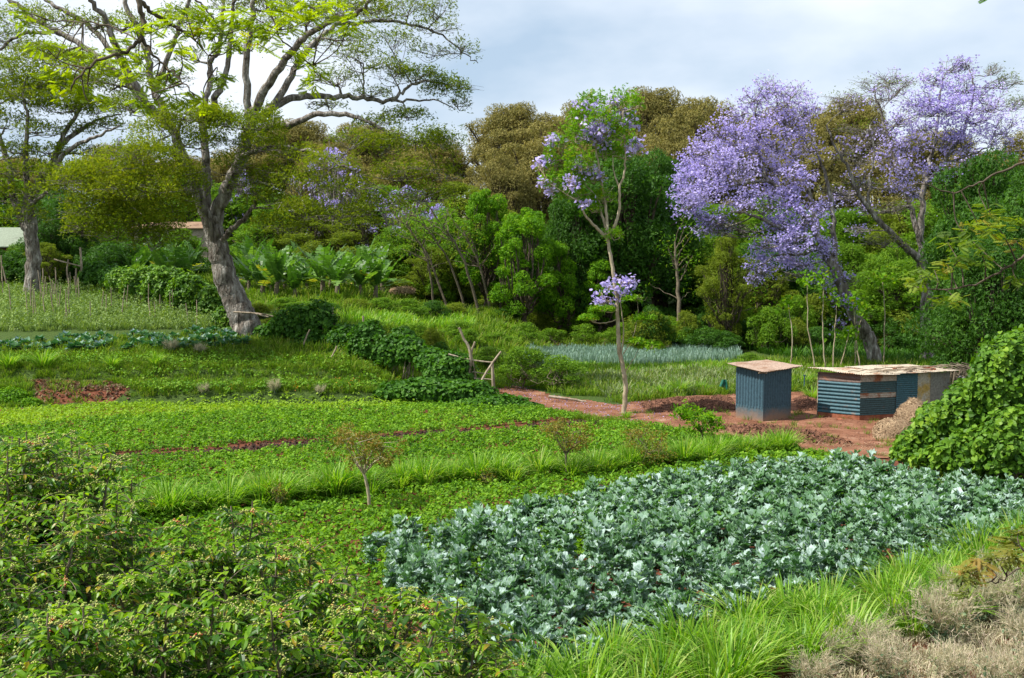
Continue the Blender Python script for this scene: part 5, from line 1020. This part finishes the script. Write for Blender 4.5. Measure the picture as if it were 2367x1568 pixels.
for i, (x, y0, y1) in enumerate([(15, 655, 615), (5, 650, 590), (100, 655, 620), (130, 655, 618), (60, 655, 625), (205, 662, 635)]):
    poles('dry_pole', ['leaning dry pole', 'tall dry pole', 'short dry pole', 'crooked dry pole', 'low dry pole', 'end dry pole'][i] + [' at the frame edge beyond the staked plot', ' nearest the left frame edge beyond the plot', ' under the left spreading tree', ' left of the crooked pole frame', ' right of the leaning edge pole', ' right of the crooked pole frame'][i], 'pole', 80, [('pole', [(x, y0), (x + rng.normal() * 4, y1)], .05)])
# bare saplings behind the shed
for i, (x0, y0, x1, y1) in enumerate([(1892, 850, 1866, 650), (1912, 850, 1906, 640), (1928, 850, 1936, 690), (1995, 850, 1975, 700), (1942, 850, 1962, 770), (1980, 855, 1995, 720), (1830, 800, 1822, 700), (2045, 820, 2040, 640)]):
    Ys = 62 + i * .4; P0 = on(x0, Ys); P1 = W(x1, y1, Ys); root = empty('sapling', tuple(P0), ['leftmost leaning thin sapling behind the sheds', 'thin sapling second from left behind the sheds', 'sapling with broad leaf tuft left of the leaning jacaranda foot', 'sapling touching the leaning jacaranda trunk', 'short bent sapling behind the shed roof', 'sapling right beside the jacaranda foot', 'small thin sapling above the outhouse roof', 'thin sapling right of the leaning jacaranda trunk'][i], 'sapling')
    w = Bag(); pts = wig(catmull([P0 - [0, 0, .1], (P0 + P1) / 2 + rng.normal(size=3) * [.1, .1, 0], P1], 5), .02); w.tube(pts, np.linspace(.05, .018, len(pts)), 5)
    lf = Bag(); n_ = 60; P = P1 + rng.normal(size=(n_, 3)) * [.35, .35, .25]; leaves(lf, P, .22, BROAD); w.build('trunk', bark_pale, root, origin=P0); lf.build('crown', lm_bright, root, origin=P0)
# leaning bare stems in the thicket
for i, (x0, y0, x1, y1, r) in enumerate([(1110, 735, 985, 470, .14), (1135, 730, 1040, 500, .12), (1080, 725, 960, 500, .12), (1005, 715, 940, 520, .11), (1040, 720, 900, 480, .12), (1160, 735, 1090, 560, .1), (1570, 790, 1560, 560, .22), (1670, 815, 1682, 640, .12), (1690, 815, 1720, 660, .1), (1668, 812, 1655, 660, .09), (2185, 830, 2190, 700, .12)]):
    Ys = (84 + i * .5) if i < 6 else (80 + i * .3 if i < 10 else 70); P0 = on(x0, Ys); P1 = W(x1, y1, Ys + rng.normal()); M = (P0 + P1) / 2; M[2] += .5 if i < 6 else 0; M[0] += .5 if i < 6 else .1
    nm = ['longest leaning bare trunk arching left in the thicket', 'leaning trunk right of the longest arching one', 'leaning trunk left of the longest arching one', 'leftmost slender leaning trunk in the thicket', 'strongly leaning thin trunk in the thicket', 'rightmost slender leaning trunk in the thicket', 'pale straight trunk in the dark wood left of the big lilac tree', 'middle stem of the forked olive tree by the onion bed', 'right stem of the forked olive tree by the onion bed', 'left stem of the forked olive tree by the onion bed', 'reddish stump like trunk behind the long shed end'][i]
    root = empty('leaning_tree', tuple(P0), nm, 'tree'); w = Bag(); lf = Bag(); pts = wig(catmull([P0 - [0, 0, .3], M, P1], 6), .04); w.tube(pts, np.linspace(r, r * .3, len(pts)), 6)
    for j in range(16):
        s = pts[rng.integers(5, len(pts))]; e = s + np.array([rng.normal() * 1.0 - (.9 if i < 6 else 0), rng.normal() * .8, rng.uniform(.5, 2.2)]); w.tube(wig(catmull([s, (s + e) / 2, e], 3), .05), [.04, .035, .03, .025, .02, .016, .012][:len(catmull([s, (s + e) / 2, e], 3))], 4, cap=False)
        n_ = 26; leaves(lf, e + rng.normal(size=(n_, 3)) * .45, .2, SPRIG)
    w.build('trunk', bark_twig, root, origin=P0); lf.build('crown', lm_olive2 if i % 2 else lm_bright, root, origin=P0)

# ------------------------------------------------------------------ banana grove
def banana(seed):
    g = np.random.default_rng(seed); root = empty('banana_plant', (0, 0, 0), 'banana plant', 'banana plant'); w = Bag(); w.tube([(0, 0, -.2), (.03, 0, .5), (0, .03, 1.0)], [.17, .15, .11], 8); lf = Bag()
    for i in range(12):
        a = i * 2.4 + g.normal() * .3; ln = g.uniform(1.7, 2.7); el = g.uniform(.95, 1.5) if i > 2 else g.uniform(.3, .8); m = 14; u = np.linspace(0, 1, m); bend = el - u ** 1.7 * g.uniform(.2, 1.3)
        dx = np.concatenate([[0], np.cumsum(np.cos(bend[:-1]) * ln / (m - 1))]); dz = .8 + np.concatenate([[0], np.cumsum(np.sin(bend[:-1]) * ln / (m - 1))]); wd = .36 * np.sin(np.clip(u * 1.05 + .05, 0, 1) * math.pi) ** .6 * (u > .12)
        c, s = math.cos(a), math.sin(a); val = g.uniform(0, .88) if i > 1 else g.uniform(.85, 1)
        for sd_ in (-1, 1):
            for k in range(1, m - 1):
                if g.random() < .12: continue
                gap = g.uniform(.75, 1.0); dr = g.uniform(.0, .35)
                p0 = (dx[k], 0, dz[k]); p1 = (dx[k] + (dx[k + 1] - dx[k]) * gap, 0, dz[k] + (dz[k + 1] - dz[k]) * gap)
                q1 = (p1[0] + .04, sd_ * wd[k] * 1.0, p1[2] + wd[k] * (.25 - dr)); q0 = (p0[0] + .05, sd_ * wd[k], p0[2] + wd[k] * (.25 - dr))
                V = np.array([p0, p1, q1, q0]); V = V @ np.array([[c, s, 0], [-s, c, 0], [0, 0, 1]]); lf.add(V, [0, 1, 2, 3], [4], np.clip(val + g.normal() * .04, 0, 1))
        R = np.stack([dx * c, dx * s, dz], 1); lf.tube(R, np.linspace(.03, .01, m), 4, rnd=.9, cap=False)
    w.build('stem', bark_twig, root); lf.build('leaves', lm_banana, root); return root
ban = [banana(s) for s in range(4)]
for i, (px, Y) in enumerate([(330, 92), (365, 90), (300, 95), (400, 93), (345, 86), (420, 88), (390, 84), (560, 92), (590, 88), (620, 90), (650, 93), (600, 84), (680, 88), (710, 91), (640, 82), (690, 82), (735, 86), (770, 90), (800, 86), (760, 81), (840, 88), (870, 90), (575, 80), (665, 96), (720, 96), (450, 92), (530, 96), (310, 84), (820, 82), (880, 84), (790, 80), (150, 88), (130, 86), (600, 76), (640, 75), (690, 75), (740, 77), (780, 76), (580, 79), (660, 79), (710, 79), (830, 78), (870, 79), (620, 78), (390, 80), (430, 80)]):
    P = on(px + rng.normal() * 4, Y); s = rng.uniform(.85, 1.25)
    o = ban[i] if i < 4 else dup(ban[int(rng.integers(0, 4))], (0, 0, 0))
    o.location = P; o.rotation_euler = (0, 0, rng.uniform(0, 6.28)); o.scale = (s, s, s * rng.uniform(.9, 1.2))
    o['label'] = 'banana plant with torn upright leaves in the grove behind the large tree'; o['group'] = 'banana plants in the grove'

# ------------------------------------------------------------------ houses seen through the trees
def slab(b, c, th=.08):
    c = np.array(c, float); d = c.copy(); d[:, 2] -= th; n = len(c); V = np.vstack([c, d]); b.add(V, list(range(n)) + list(range(n, 2 * n))[::-1], [n, n])
    for i in range(n): b.add(V, [i, i + n, (i + 1) % n + n, (i + 1) % n], [4])
Yh = 92; P = on(10, Yh); zr_, ze = W(30, 526, Yh + 2)[2], W(30, 570, Yh)[2]; xl, xr = W(-160, 0, Yh)[0], W(58, 0, Yh)[0]
root = empty('red_house', (xr - 4, Yh + 2, float(hz(xr - 4, Yh + 2))), 'red walled house with pale metal roof at the left edge', 'house'); og = np.array(root.location)
b = Bag(); slab(b, [(xl, Yh - .3, ze), (xr + .3, Yh - .3, ze), (xr - .3, Yh + 2.2, zr_), (xl, Yh + 2.2, zr_)]); slab(b, [(xl, Yh + 2.2, zr_ - .01), (xr - .3, Yh + 2.2, zr_ - .01), (xr + .3, Yh + 5, ze), (xl, Yh + 5, ze)]); b.build('roof', paintmat('pale_metal', (.20, .24, .17), (.15, .17, .12), .3, .5), root, origin=og)
b = Bag(); b.box(((xl + xr) / 2, Yh + 2.4, (ze + og[2]) / 2 - .3), (xr - xl - .4, 4.6, ze - og[2] + .4)); w_ = b.build('wall', paintmat('red_wall', (.10, .02, .015), (.07, .02, .015), .2), root, origin=og)
b = Bag()
b.box((xr - 2.2, Yh + .08, ze - 1.3), (1.0, .06, .9))
b.build('window', dark, root, origin=og)
Yh = 102; x0, x1 = W(284, 0, Yh)[0], W(474, 0, Yh)[0]; ze, zr_ = W(0, 527, Yh)[2], W(0, 513, Yh + 3)[2]; gz = float(hz((x0 + x1) / 2, Yh))
root = empty('orange_roofed_house', ((x0 + x1) / 2, Yh + 3, gz), 'low house with faded orange roof behind the banana grove', 'house'); og = np.array(root.location)
b = Bag(); slab(b, [(x0, Yh, ze), (x1, Yh, ze), (x1 - 1.5, Yh + 3, zr_), (x0 + 1.5, Yh + 3, zr_)]); slab(b, [(x0 + 1.5, Yh + 3, zr_ - .01), (x1 - 1.5, Yh + 3, zr_ - .01), (x1, Yh + 6, ze), (x0, Yh + 6, ze)]); b.build('roof', paintmat('orange_roof', (.27, .17, .10), (.18, .10, .06), .4, .6), root, origin=og)
b = Bag(); b.box(((x0 + x1) / 2, Yh + 3, (ze + gz) / 2 - .3), (x1 - x0 - .8, 5.2, ze - gz + .4)); b.build('wall', paintmat('plaster', (.4, .33, .25), (.3, .22, .16), .3), root, origin=og)

# ------------------------------------------------------------------ small trees in the bean field
def smalltree(px, py, top, label, crown, mat, n, lf_size=.07, T=LONG, tr=.035, sway=0, name='young_tree'):
    P = G(px, py); Y0 = P[1]; s = Y0 / F; root = empty(name, tuple(P), label, 'young tree'); w = Bag(); lf = Bag(); nodes = []
    cx_, cy_, rx, rz = crown; fk = W(px + sway, py - (py - cy_ - rz * .3) * .62, Y0)
    limb(w, nodes, [P - [0, 0, .1], (P + fk) / 2 + [.03, 0, 0], fk], tr, tr * .75, 7, 4, .006)
    for i in range(9):
        a = i * 2.4; E = W(cx_ + rx * .7 * math.cos(a), cy_ + rz * .6 * math.sin(a * 1.7), Y0 + rx * s * .7 * math.sin(a)); limb(w, [], [fk - [0, 0, .02], (fk + E) / 2 + rng.normal(size=3) * .05, E], tr * .6, tr * .2, 5, 4, .01)
        for j in range(5):
            E2 = E + rng.normal(size=3) * [rx * s * .3, rx * s * .3, rz * s * .35]; w.tube(np.array([E, (E + E2) / 2 + rng.normal(size=3) * .02, E2]), [tr * .2, tr * .15, tr * .1], 4, cap=False)
            k = n // 45; leaves(lf, E2 + rng.normal(size=(k, 3)) * [.08, .08, .07], lf_size, T)
    w.build('trunk', bark_twig if tr < .05 else bark_pale, root, origin=P); lf.build('crown', mat, root, origin=P)
olivey = leafmat('leaf_bronze', [(.09, .13, .015), (.17, .20, .02), (.24, .22, .03), (.30, .14, .03)], .4, .6)
smalltree(855, 1178, 0, 'young forked tree with thin bronze crown standing left in the bean field', (842, 1032, 66, 40), olivey, 2400, .085, tr=.05, sway=-14)
smalltree(1307, 1106, 0, 'thin young tree with sparse bronze crown at the middle grass row', (1305, 1005, 50, 30), olivey, 1700, .085, tr=.04)
smalltree(1500, 1085, 0, 'twiggy young tree in the right half of the grass row', (1492, 1020, 50, 36), olivey, 1500, .085, tr=.03)
smalltree(1622, 1040, 0, 'young tree with bright green leaf rosettes near the outhouse', (1612, 968, 46, 26), lm_bright, 900, .17, tr=.035)
smalltree(641, 1182, 0, 'tiny yellowish shrub poking out of the grass row at left', (644, 1140, 14, 24), olivey, 240, .08, tr=.02)
smalltree(1128, 1130, 0, 'tiny bronze leaved shrub in the middle of the grass row', (1126, 1105, 18, 16), olivey, 200, .08, tr=.02)
smalltree(1040, 1120, 0, 'tiny yellowish shrub left of the middle of the grass row', (1040, 1095, 14, 12), lm_bright, 150, .08, tr=.02)
# grass clumps beside the path and yard
for (px, py, s, lb) in [(1570, 912, 1.0, 'bright grass clump behind the yard left of the outhouse'), (1530, 918, .8, 'smaller grass clump left of the bright one behind the yard'), (1620, 910, .8, 'grass clump between the bright clump and the outhouse'), (1855, 895, 1.0, 'grass clump between outhouse and long shed'), (1878, 925, .8, 'broad leaved clump at the left corner of the long shed'), (1447, 968, .45, 'grass tuft at the foot of the slender jacaranda'), (100, 850, 1.1, 'large pale grass clump at the left of the terrace'), (20, 850, 1.0, 'grass clump at the left frame edge on the terrace'), (260, 850, .8, 'dull grass clump right of the pale one on the terrace'), (360, 850, .8, 'rightmost dull grass clump on the left terrace')]:
    gclump(G(px, py), s, lb, None)
# green cloth on a stick, blue standpipe
P = G(1673, 912); b = Bag(); root = empty('green_cloth', tuple(P), 'dark green cloth hung on a stick left of the outhouse', 'cloth')
b.tube([P, P + [.02, 0, .75]], .012, 5); b.build('stick', wood_pole, root, origin=P); b = Bag(); u, v = np.meshgrid(np.linspace(-.2, .2, 9), np.linspace(0, .42, 7)); V = np.stack([P[0] + u * (.5 + v * 1.6), P[1] - .05 + .05 * np.sin(u * 25 + v * 4), P[2] + .72 - v * (1 + .2 * np.sin(u * 9))], -1).reshape(-1, 3)
i = (np.arange(6)[:, None] * 9 + np.arange(8)[None]).ravel(); b.add(V, np.stack([i, i + 1, i + 10, i + 9], -1).ravel(), np.full(48, 4), .5, 0, True); b.build('cloth', paintmat('green_fabric', (.01, .12, .08), (.01, .09, .06), .3), root, origin=P)
P = G(1859, 905); root = empty('standpipe', tuple(P), 'small blue standpipe in grass between outhouse and long shed', 'standpipe'); b = Bag(); b.tube([P, P + [0, 0, .75]], .03, 8); b.build('pipe', blue1, root, origin=P); b = Bag(); b.box(P + [0, 0, .78], (.14, .05, .05)); b.tube([P + [.06, 0, .77], P + [.1, 0, .70]], .015, 6); b.build('tap', blue2, root, origin=P)

# ------------------------------------------------------------------ coffee bushes in the foreground
def coffee(seed, h=2.3, nstem=4, nl=46):
    global rng
    keep = rng; rng = np.random.default_rng(seed); root = empty('coffee_bush', (0, 0, 0), 'coffee bush', 'coffee bush'); w = Bag(); lf = Bag(); be = Bag(); LPp, LD, LN, LS, LR = [], [], [], [], []; BP, BR = [], []
    for s in range(nstem):
        a = s * 6.283 / nstem + rng.normal() * .3; ln = h * rng.uniform(.8, 1.05); tip = np.array([math.cos(a) * rng.uniform(.2, .6), math.sin(a) * rng.uniform(.2, .6), ln]); bs_ = np.array([math.cos(a) * .08, math.sin(a) * .08, -.1])
        st_ = wig(catmull([bs_, (bs_ + tip) * .5 + rng.normal(size=3) * .06, tip], 8), .008); w.tube(st_, np.linspace(.03, .008, len(st_)), 6)
        for k in range(14):
            a_ = rng.uniform(0, 6.283); LPp.append(st_[-1] - [0, 0, rng.uniform(0, .22)]); LD.append(np.array([math.cos(a_), math.sin(a_), rng.uniform(-.3, .5)])); LN.append(np.array([0, 0, 1.]) + rng.normal(size=3) * .2); LS.append(rng.uniform(.09, .14)); LR.append(rng.uniform(.5, .95))
        for k in range(nl):
            t = rng.uniform(.18, 1.0); S = st_[min(len(st_) - 1, int(t * (len(st_) - 1)))]; b_ = rng.uniform(0, 6.283); L_ = rng.uniform(.45, .95) * (1.15 - .75 * t); el = .35 + .5 * (t - .5) + rng.normal() * .15
            m = 7; u = np.linspace(0, 1, m); bend = el - u * rng.uniform(.5, 1.0); hx = np.concatenate([[0], np.cumsum(np.cos(bend[:-1]) / (m - 1))]) * L_; hz_ = np.concatenate([[0], np.cumsum(np.sin(bend[:-1]) / (m - 1))]) * L_
            Q = S + np.stack([math.cos(b_) * hx, math.sin(b_) * hx, hz_], 1); w.tube(Q, np.linspace(.006, .003, m), 3, cap=False)
            npair = max(3, int(L_ / .085)); bo = rng.normal() * .12; typ = rng.random(); young = rng.random() < .3
            for j in range(npair):
                uu = (j + .6) / npair * (m - 1); i0 = min(int(uu), m - 2); p_ = Q[i0] + (Q[i0 + 1] - Q[i0]) * (uu - i0); fd = nrm(Q[i0 + 1] - Q[i0])
                if typ < .42:
                    for _ in range(7): BP.append(p_ + rng.normal(size=3) * .014); BR.append(rng.uniform(0, .7) if typ > .03 else rng.uniform(.7, 1))
                if rng.random() < .12: continue
                for sd_ in (-1, 1):
                    side = np.array([-math.sin(b_), math.cos(b_), 0]) * sd_; d = side * .8 + fd * .55 + np.array([0, 0, rng.uniform(-.75, .0)]); LPp.append(p_); LD.append(d); LN.append(np.array([0, 0, 1.]) + rng.normal(size=3) * .3 + side * .2)
                    tipy = j > npair - 3; LS.append(rng.uniform(.085, .14) * (.75 if tipy and young else 1)); LR.append(np.clip(rng.uniform(0, .66) + (.33 if tipy and young else 0) + .12 * (t > .75) + bo, 0, 1))
    for s in range(1):
        pass
    LPp, LD, LN = np.array(LPp), np.array(LD), np.array(LN); LS = np.array(LS); lf.inst(LONG, LPp, basis(LD, LN), np.stack([LS * 1.15, LS, LS], 1), np.array(LR))
    be.inst(OCTA, np.array(BP), np.tile(np.eye(3), (len(BP), 1, 1)), .012, np.array(BR), smooth=True)
    w.build('stems', bark_twig, root); lf.build('leaves', lm_coffee, root); be.build('berries', lm_berry, root); rng = keep; return root
cof = [coffee(s + 70, 2.35, 4 + s % 2, 72) for s in range(4)]
CB = [(50, 17.5, 1.28, 'tall coffee bush at the left frame edge beside the bean field'), (165, 18.4, 1.34, 'tallest coffee bush rising over the left end of the grass row'), (-40, 15.2, 1.15, 'coffee bush cut by the left frame edge'), (330, 14.4, 1.12, 'coffee bush below the left end of the grass row'), (110, 15.2, 1.2, 'coffee bush in front of the tallest left one'), (520, 15.2, 1.12, 'coffee bush with reddish tips left of the kale corner'), (700, 14.6, 1.06, 'coffee bush at the left tip of the kale field'), (860, 13.4, 1.02, 'coffee bush overlapping the left corner of the kale field'), (430, 12.2, 1.15, 'coffee bush in the lower middle of the left cluster'), (180, 11.4, 1.08, 'bronze tinged coffee bush at lower left'), (640, 11.6, 1.1, 'coffee bush with cream flowering twigs at the bottom'), (900, 11.4, 1.04, 'coffee bush low in front of the kale field'), (1040, 12.2, 1.0, 'coffee bush at the bottom centre edge of the kale'), (20, 10.6, 1.1, 'coffee bush in the lower left corner'), (1200, 11.6, .86, 'rightmost low coffee bush beside the front grass strip'), (300, 9.4, 1.0, 'nearest coffee bush at bottom left'), (560, 9.4, .98, 'nearest coffee bush at the bottom left of centre'), (800, 9.6, .95, 'nearest coffee bush at the bottom near centre'), (80, 8.8, 1.05, 'nearest coffee bush in the bottom left corner'), (1010, 10.0, .94, 'nearest coffee bush at bottom centre'), (235, 16.6, 1.2, 'coffee bush between the tallest left one and the grass row end'), (610, 13.2, 1.06, 'coffee bush in the centre of the foreground cluster'), (770, 12.0, 1.05, 'coffee bush right of the cluster centre below the kale corner'), (30, 12.6, 1.15, 'coffee bush low against the left frame edge'), (95, 19.6, 1.3, 'rearmost coffee bush at the far left beside the bean field'), (-20, 18.6, 1.3, 'tall coffee bush half outside the left frame edge')]
for i, (px, Y, s, lb) in enumerate(CB):
    P = on(px, Y); o = cof[i] if i < 4 else dup(cof[i % 4], (0, 0, 0))
    o.location = P; o.rotation_euler = (0, 0, rng.uniform(0, 6.28)); o.scale = (s * 1.15, s * 1.15, s * 1.08); o['label'] = lb; o['group'] = 'coffee bushes in the foreground'

# ------------------------------------------------------------------ dry weeds at lower right
def dryweed(seed, h=.9, r=.55):
    global rng
    keep = rng; rng = np.random.default_rng(seed); root = empty('dry_weed', (0, 0, 0), 'dry weed', 'dry weed'); w = Bag(); fe = Bag(); lf = Bag(); PP = []
    for s in range(12):
        a = rng.uniform(0, 6.283); e = np.array([math.cos(a) * r * rng.uniform(.1, .8), math.sin(a) * r * rng.uniform(.1, .8), h * rng.uniform(.45, .75)]); st_ = catmull([(0, 0, -.05), e * .5 + rng.normal(size=3) * .03, e], 4); w.tube(st_, np.linspace(.010, .004, len(st_)), 4)
        n_ = 26; P = st_[rng.integers(1, len(st_), n_)] + rng.normal(size=(n_, 3)) * .025; leaves(lf, P, .07, DIA)
        for k in range(46):
            S = st_[rng.integers(len(st_) // 2, len(st_))]; d = nrm(rng.normal(size=3) * .45 + [math.cos(a) * .35, math.sin(a) * .35, .9]); PP.append((S, d, rng.uniform(.15, .42) * h / .9))
    S, D, L_ = np.array([p[0] for p in PP]), np.array([p[1] for p in PP]), np.array([p[2] for p in PP]); n_ = len(S)
    fe.inst(BLADE, S, basis(D, rng.normal(size=(n_, 3))), np.stack([np.full(n_, .007), L_, L_ * 0 + .01], 1))
    m = n_ * 3; idx = rng.integers(0, n_, m); T_ = rng.uniform(.4, 1, m); P = S[idx] + D[idx] * (L_[idx] * T_)[:, None]; d = nrm(D[idx] + rng.normal(size=(m, 3)) * .55)
    fe.inst(BLADE, P, basis(d, rng.normal(size=(m, 3))), np.stack([np.full(m, .007), rng.uniform(.05, .13, m), np.full(m, .01)], 1))
    w.build('stems', lm_sage, root); lf.build('leaves', lm_sage, root); fe.build('seed_plume', lm_dry, root); rng = keep; return root
dw = [dryweed(s + 90) for s in range(4)]
DW = [(2170, 1500, 1.25, 'largest feathery dry weed in the middle of the brown patch'), (2260, 1450, 1.15, 'dry weed behind the right side of the largest one'), (2340, 1440, 1.2, 'dry weed at the right frame edge'), (2080, 1460, .8, 'small dry weed behind the left side of the largest one'), (2000, 1540, .95, 'dry weed at the left end of the brown patch'), (1940, 1560, .8, 'dry weed nearest the front grass strip'), (2300, 1380, 1.0, 'dry weed high in the patch under the overhanging twig'), (2200, 1400, .8, 'greyish dry weed bordering the tall grass'), (2370, 1540, 1.1, 'dry weed in the lower right corner'), (2060, 1600, .95, 'dry weed cut by the bottom edge at the left of the patch'), (2200, 1610, 1.0, 'dry weed cut by the bottom edge in the middle of the patch'), (2320, 1620, 1.0, 'dry weed cut by the bottom edge at the right'), (1960, 1490, .7, 'small pinkish dry weed beside the grass clumps'), (2130, 1430, .75, 'dry weed half hidden behind the tall grass'), (2400, 1360, 1.0, 'far dry weed at the right edge'), (1880, 1600, .8, 'leftmost dry weed at the bottom edge')]
for i, (px, py, s, lb) in enumerate(DW):
    P = G(px, py); o = dw[i] if i < 4 else dup(dw[i % 4], (0, 0, 0)); o.location = P; o.rotation_euler = (0, 0, rng.uniform(0, 6.28)); o.scale = (s, s, s * rng.uniform(.85, 1.05)); o['label'] = lb; o['group'] = 'dry weeds in the brown patch'
for i, (px, py, s, lb) in enumerate([(400, 818, .8, 'pinkish dry weed below the cabbage row'), (465, 822, .7, 'smaller pinkish dry weed right of its twin below the cabbages'), (635, 915, .8, 'pale twiggy weed on the terrace bank'), (470, 915, .6, 'thin pale weed at the edge of the light green strip'), (740, 918, .6, 'greenish feathery weed at the far edge of the bean field')]):
    o = dup(dw[i % 4], tuple(G(px, py)), rng.uniform(0, 6), (s, s, s), lb, 'dry weeds on the terrace')

olivey2 = leafmat('leaf_yellowing', [(.07, .13, .010), (.14, .24, .012), (.22, .30, .02), (.30, .20, .03)], .5, .55)
# ------------------------------------------------------------------ overhanging branches near the camera
FR = []
for s_ in (-1, 1):
    for k in range(9):
        y = .1 + k * .1; l = .26 * (1 - .3 * abs(k - 4) / 4)
        FR.append([(0, y, 0), (s_ * l * .55, y + .12, -.02), (s_ * l * 1.15, y + .12, -.07), (s_ * l * .6, y - .0, -.02)])
FROND = tmpl([v for f in FR for v in f], [tuple(range(i * 4, i * 4 + 4)) for i in range(len(FR))])
def overhang(name, label, Y0, limbs, clusters, mat, fr=.3, nf=12, sp=.16):
    q = limbs[0][0][0]; B = W(q[0], q[1], Y0 + q[2]); root = empty(name, tuple(B), label, 'branch'); w = Bag(); lf = Bag(); nodes = []
    for pts, r0, r1 in limbs: limb(w, nodes, [W(p_[0], p_[1], Y0 + p_[2]) for p_ in pts], r0, r1, 7, 5, .008)
    nd = np.array(nodes)
    for cl in clusters:
        px, py, rad = cl[:3]; C0 = W(px, py, Y0 + rng.normal() * .3); k = np.argmin(np.linalg.norm(nd[:, :3] - C0, axis=1)); S = nd[k, :3]
        w.tube(catmull([S, (S + C0) / 2 + rng.normal(size=3) * .04, C0], 3), np.linspace(.008, .004, 7)[:len(catmull([S, (S + C0) / 2, C0], 3))], 4, cap=False)
        n_ = int(nf * (rad / 30.) ** 1.6) + 3; s = rad / F * Y0; P = C0 + rng.normal(size=(n_, 3)) * s * [.5, .5, .3]; a = rng.uniform(0, 6.283, n_); d = np.stack([np.cos(a), np.sin(a), rng.uniform(-.7, .15, n_)], 1)
        lf.inst(FROND, P, basis(d, np.array([0, 0, 1.]) + rng.normal(size=(n_, 3)) * .45), fr * rng.uniform(.6, 1.2, n_), np.clip(rng.uniform(0, .75) + rng.normal(size=n_) * .15, 0, 1))
    w.build('branch_wood', bark_dark, root, origin=B); lf.build('leaves', mat, root, origin=B); return root
cl = [(60, 55, 34), (35, 30, 24), (150, 140, 40), (120, 170, 34), (190, 125, 34), (235, 140, 34), (280, 130, 40), (320, 150, 34), (170, 205, 40), (205, 220, 34), (240, 235, 30), (150, 200, 30), (330, 175, 34), (350, 190, 30), (400, 170, 30), (320, 230, 26), (345, 250, 22), (440, 225, 36), (470, 245, 26), (410, 235, 26), (430, 75, 36), (460, 60, 34), (400, 100, 30), (500, 70, 40), (540, 50, 34), (560, 80, 36), (590, 60, 40), (620, 80, 34), (545, 100, 30), (610, 100, 26), (570, 30, 34), (480, 30, 34), (430, 30, 34), (390, 30, 30), (500, 110, 26), (520, 180, 22), (500, 175, 18), (350, 60, 28), (310, 60, 24), (720, 150, 34), (740, 175, 26), (690, 120, 22), (725, 195, 20), (660, 40, 40), (700, 20, 40), (740, 30, 34), (780, 20, 40), (810, 50, 34), (800, 65, 30), (640, 10, 34), (280, 95, 24), (420, 130, 28), (100, 105, 24), (380, 215, 22)]
overhang('overhanging_branch', 'bright lime leaved branch with dark wood hanging in from the top left', 11,
         [([(315, -30, 0), (325, 20, 0), (330, 60, 0), (322, 95, -.1), (285, 122, -.2), (230, 138, -.3), (200, 160, -.4), (172, 188, -.5), (165, 210, -.5)], .030, .007),
          ([(318, 0, 0), (345, 25, .1), (378, 45, .2), (400, 62, .3), (440, 75, .3), (500, 78, .4), (560, 70, .5), (600, 62, .6)], .024, .006),
          ([(325, 85, 0), (345, 115, -.1), (370, 142, -.1), (400, 168, -.2), (430, 200, -.3), (450, 225, -.3)], .016, .005),
          ([(440, -10, .2), (475, 20, .2), (500, 60, .3), (515, 90, .3)], .012, .004), ([(600, -20, .4), (630, 40, .4), (650, 90, .4), (690, 125, .5), (725, 160, .5), (740, 185, .5)], .013, .004),
          ([(650, -20, .6), (700, 10, .6), (760, 30, .7), (810, 55, .8)], .013, .005), ([(322, 95, 0), (250, 60, .2), (150, 50, .4), (60, 50, .5)], .01, .004), ([(400, 62, .3), (450, 90, .2), (480, 130, .1), (490, 170, .1)], .01, .004)], cl, lm_lime, .14, 15)
overhang('overhanging_branch', 'dark branch with bright green leaf sprays entering from the right edge', 11,
         [([(2420, 560, 0), (2367, 592, 0), (2320, 622, 0), (2265, 655, 0), (2200, 668, 0), (2140, 668, 0), (2090, 660, 0)], .016, .004), ([(2420, 345, 0), (2367, 375, 0), (2290, 408, 0), (2250, 430, 0), (2200, 445, 0), (2130, 425, 0), (2080, 440, 0)], .014, .004)],
         [(2130, 640, 34), (2105, 650, 26), (2160, 625, 34), (2190, 610, 30), (2220, 600, 30), (2230, 540, 34), (2260, 520, 34), (2290, 500, 30), (2250, 560, 30), (2190, 560, 26), (2210, 690, 26), (2170, 690, 26), (2280, 485, 26), (2350, 510, 26), (2350, 560, 26), (2310, 530, 26), (2270, 590, 26), (2350, 650, 24)], olivey2, .13, 12)
overhang('overhanging_twig', 'small bronze leaved twig hanging over the front grass at right', 9,
         [([(2420, 1290, 0), (2367, 1310, 0), (2330, 1332, 0), (2300, 1345, 0), (2260, 1350, 0), (2230, 1352, 0)], .010, .003)],
         [(2340, 1250, 26), (2355, 1225, 22), (2300, 1290, 20), (2270, 1300, 20), (2250, 1320, 24), (2225, 1335, 22), (2330, 1275, 18), (2240, 1372, 14), (2350, 1290, 20)], olivey, .13, 30)
overhang('leaf_spray', 'tiny leaf spray poking in at the top right corner', 11, [([(2290, -40, 0), (2275, -10, 0), (2268, 2, 0)], .006, .003)], [(2270, 0, 10)], lm_bright, .10, 6)
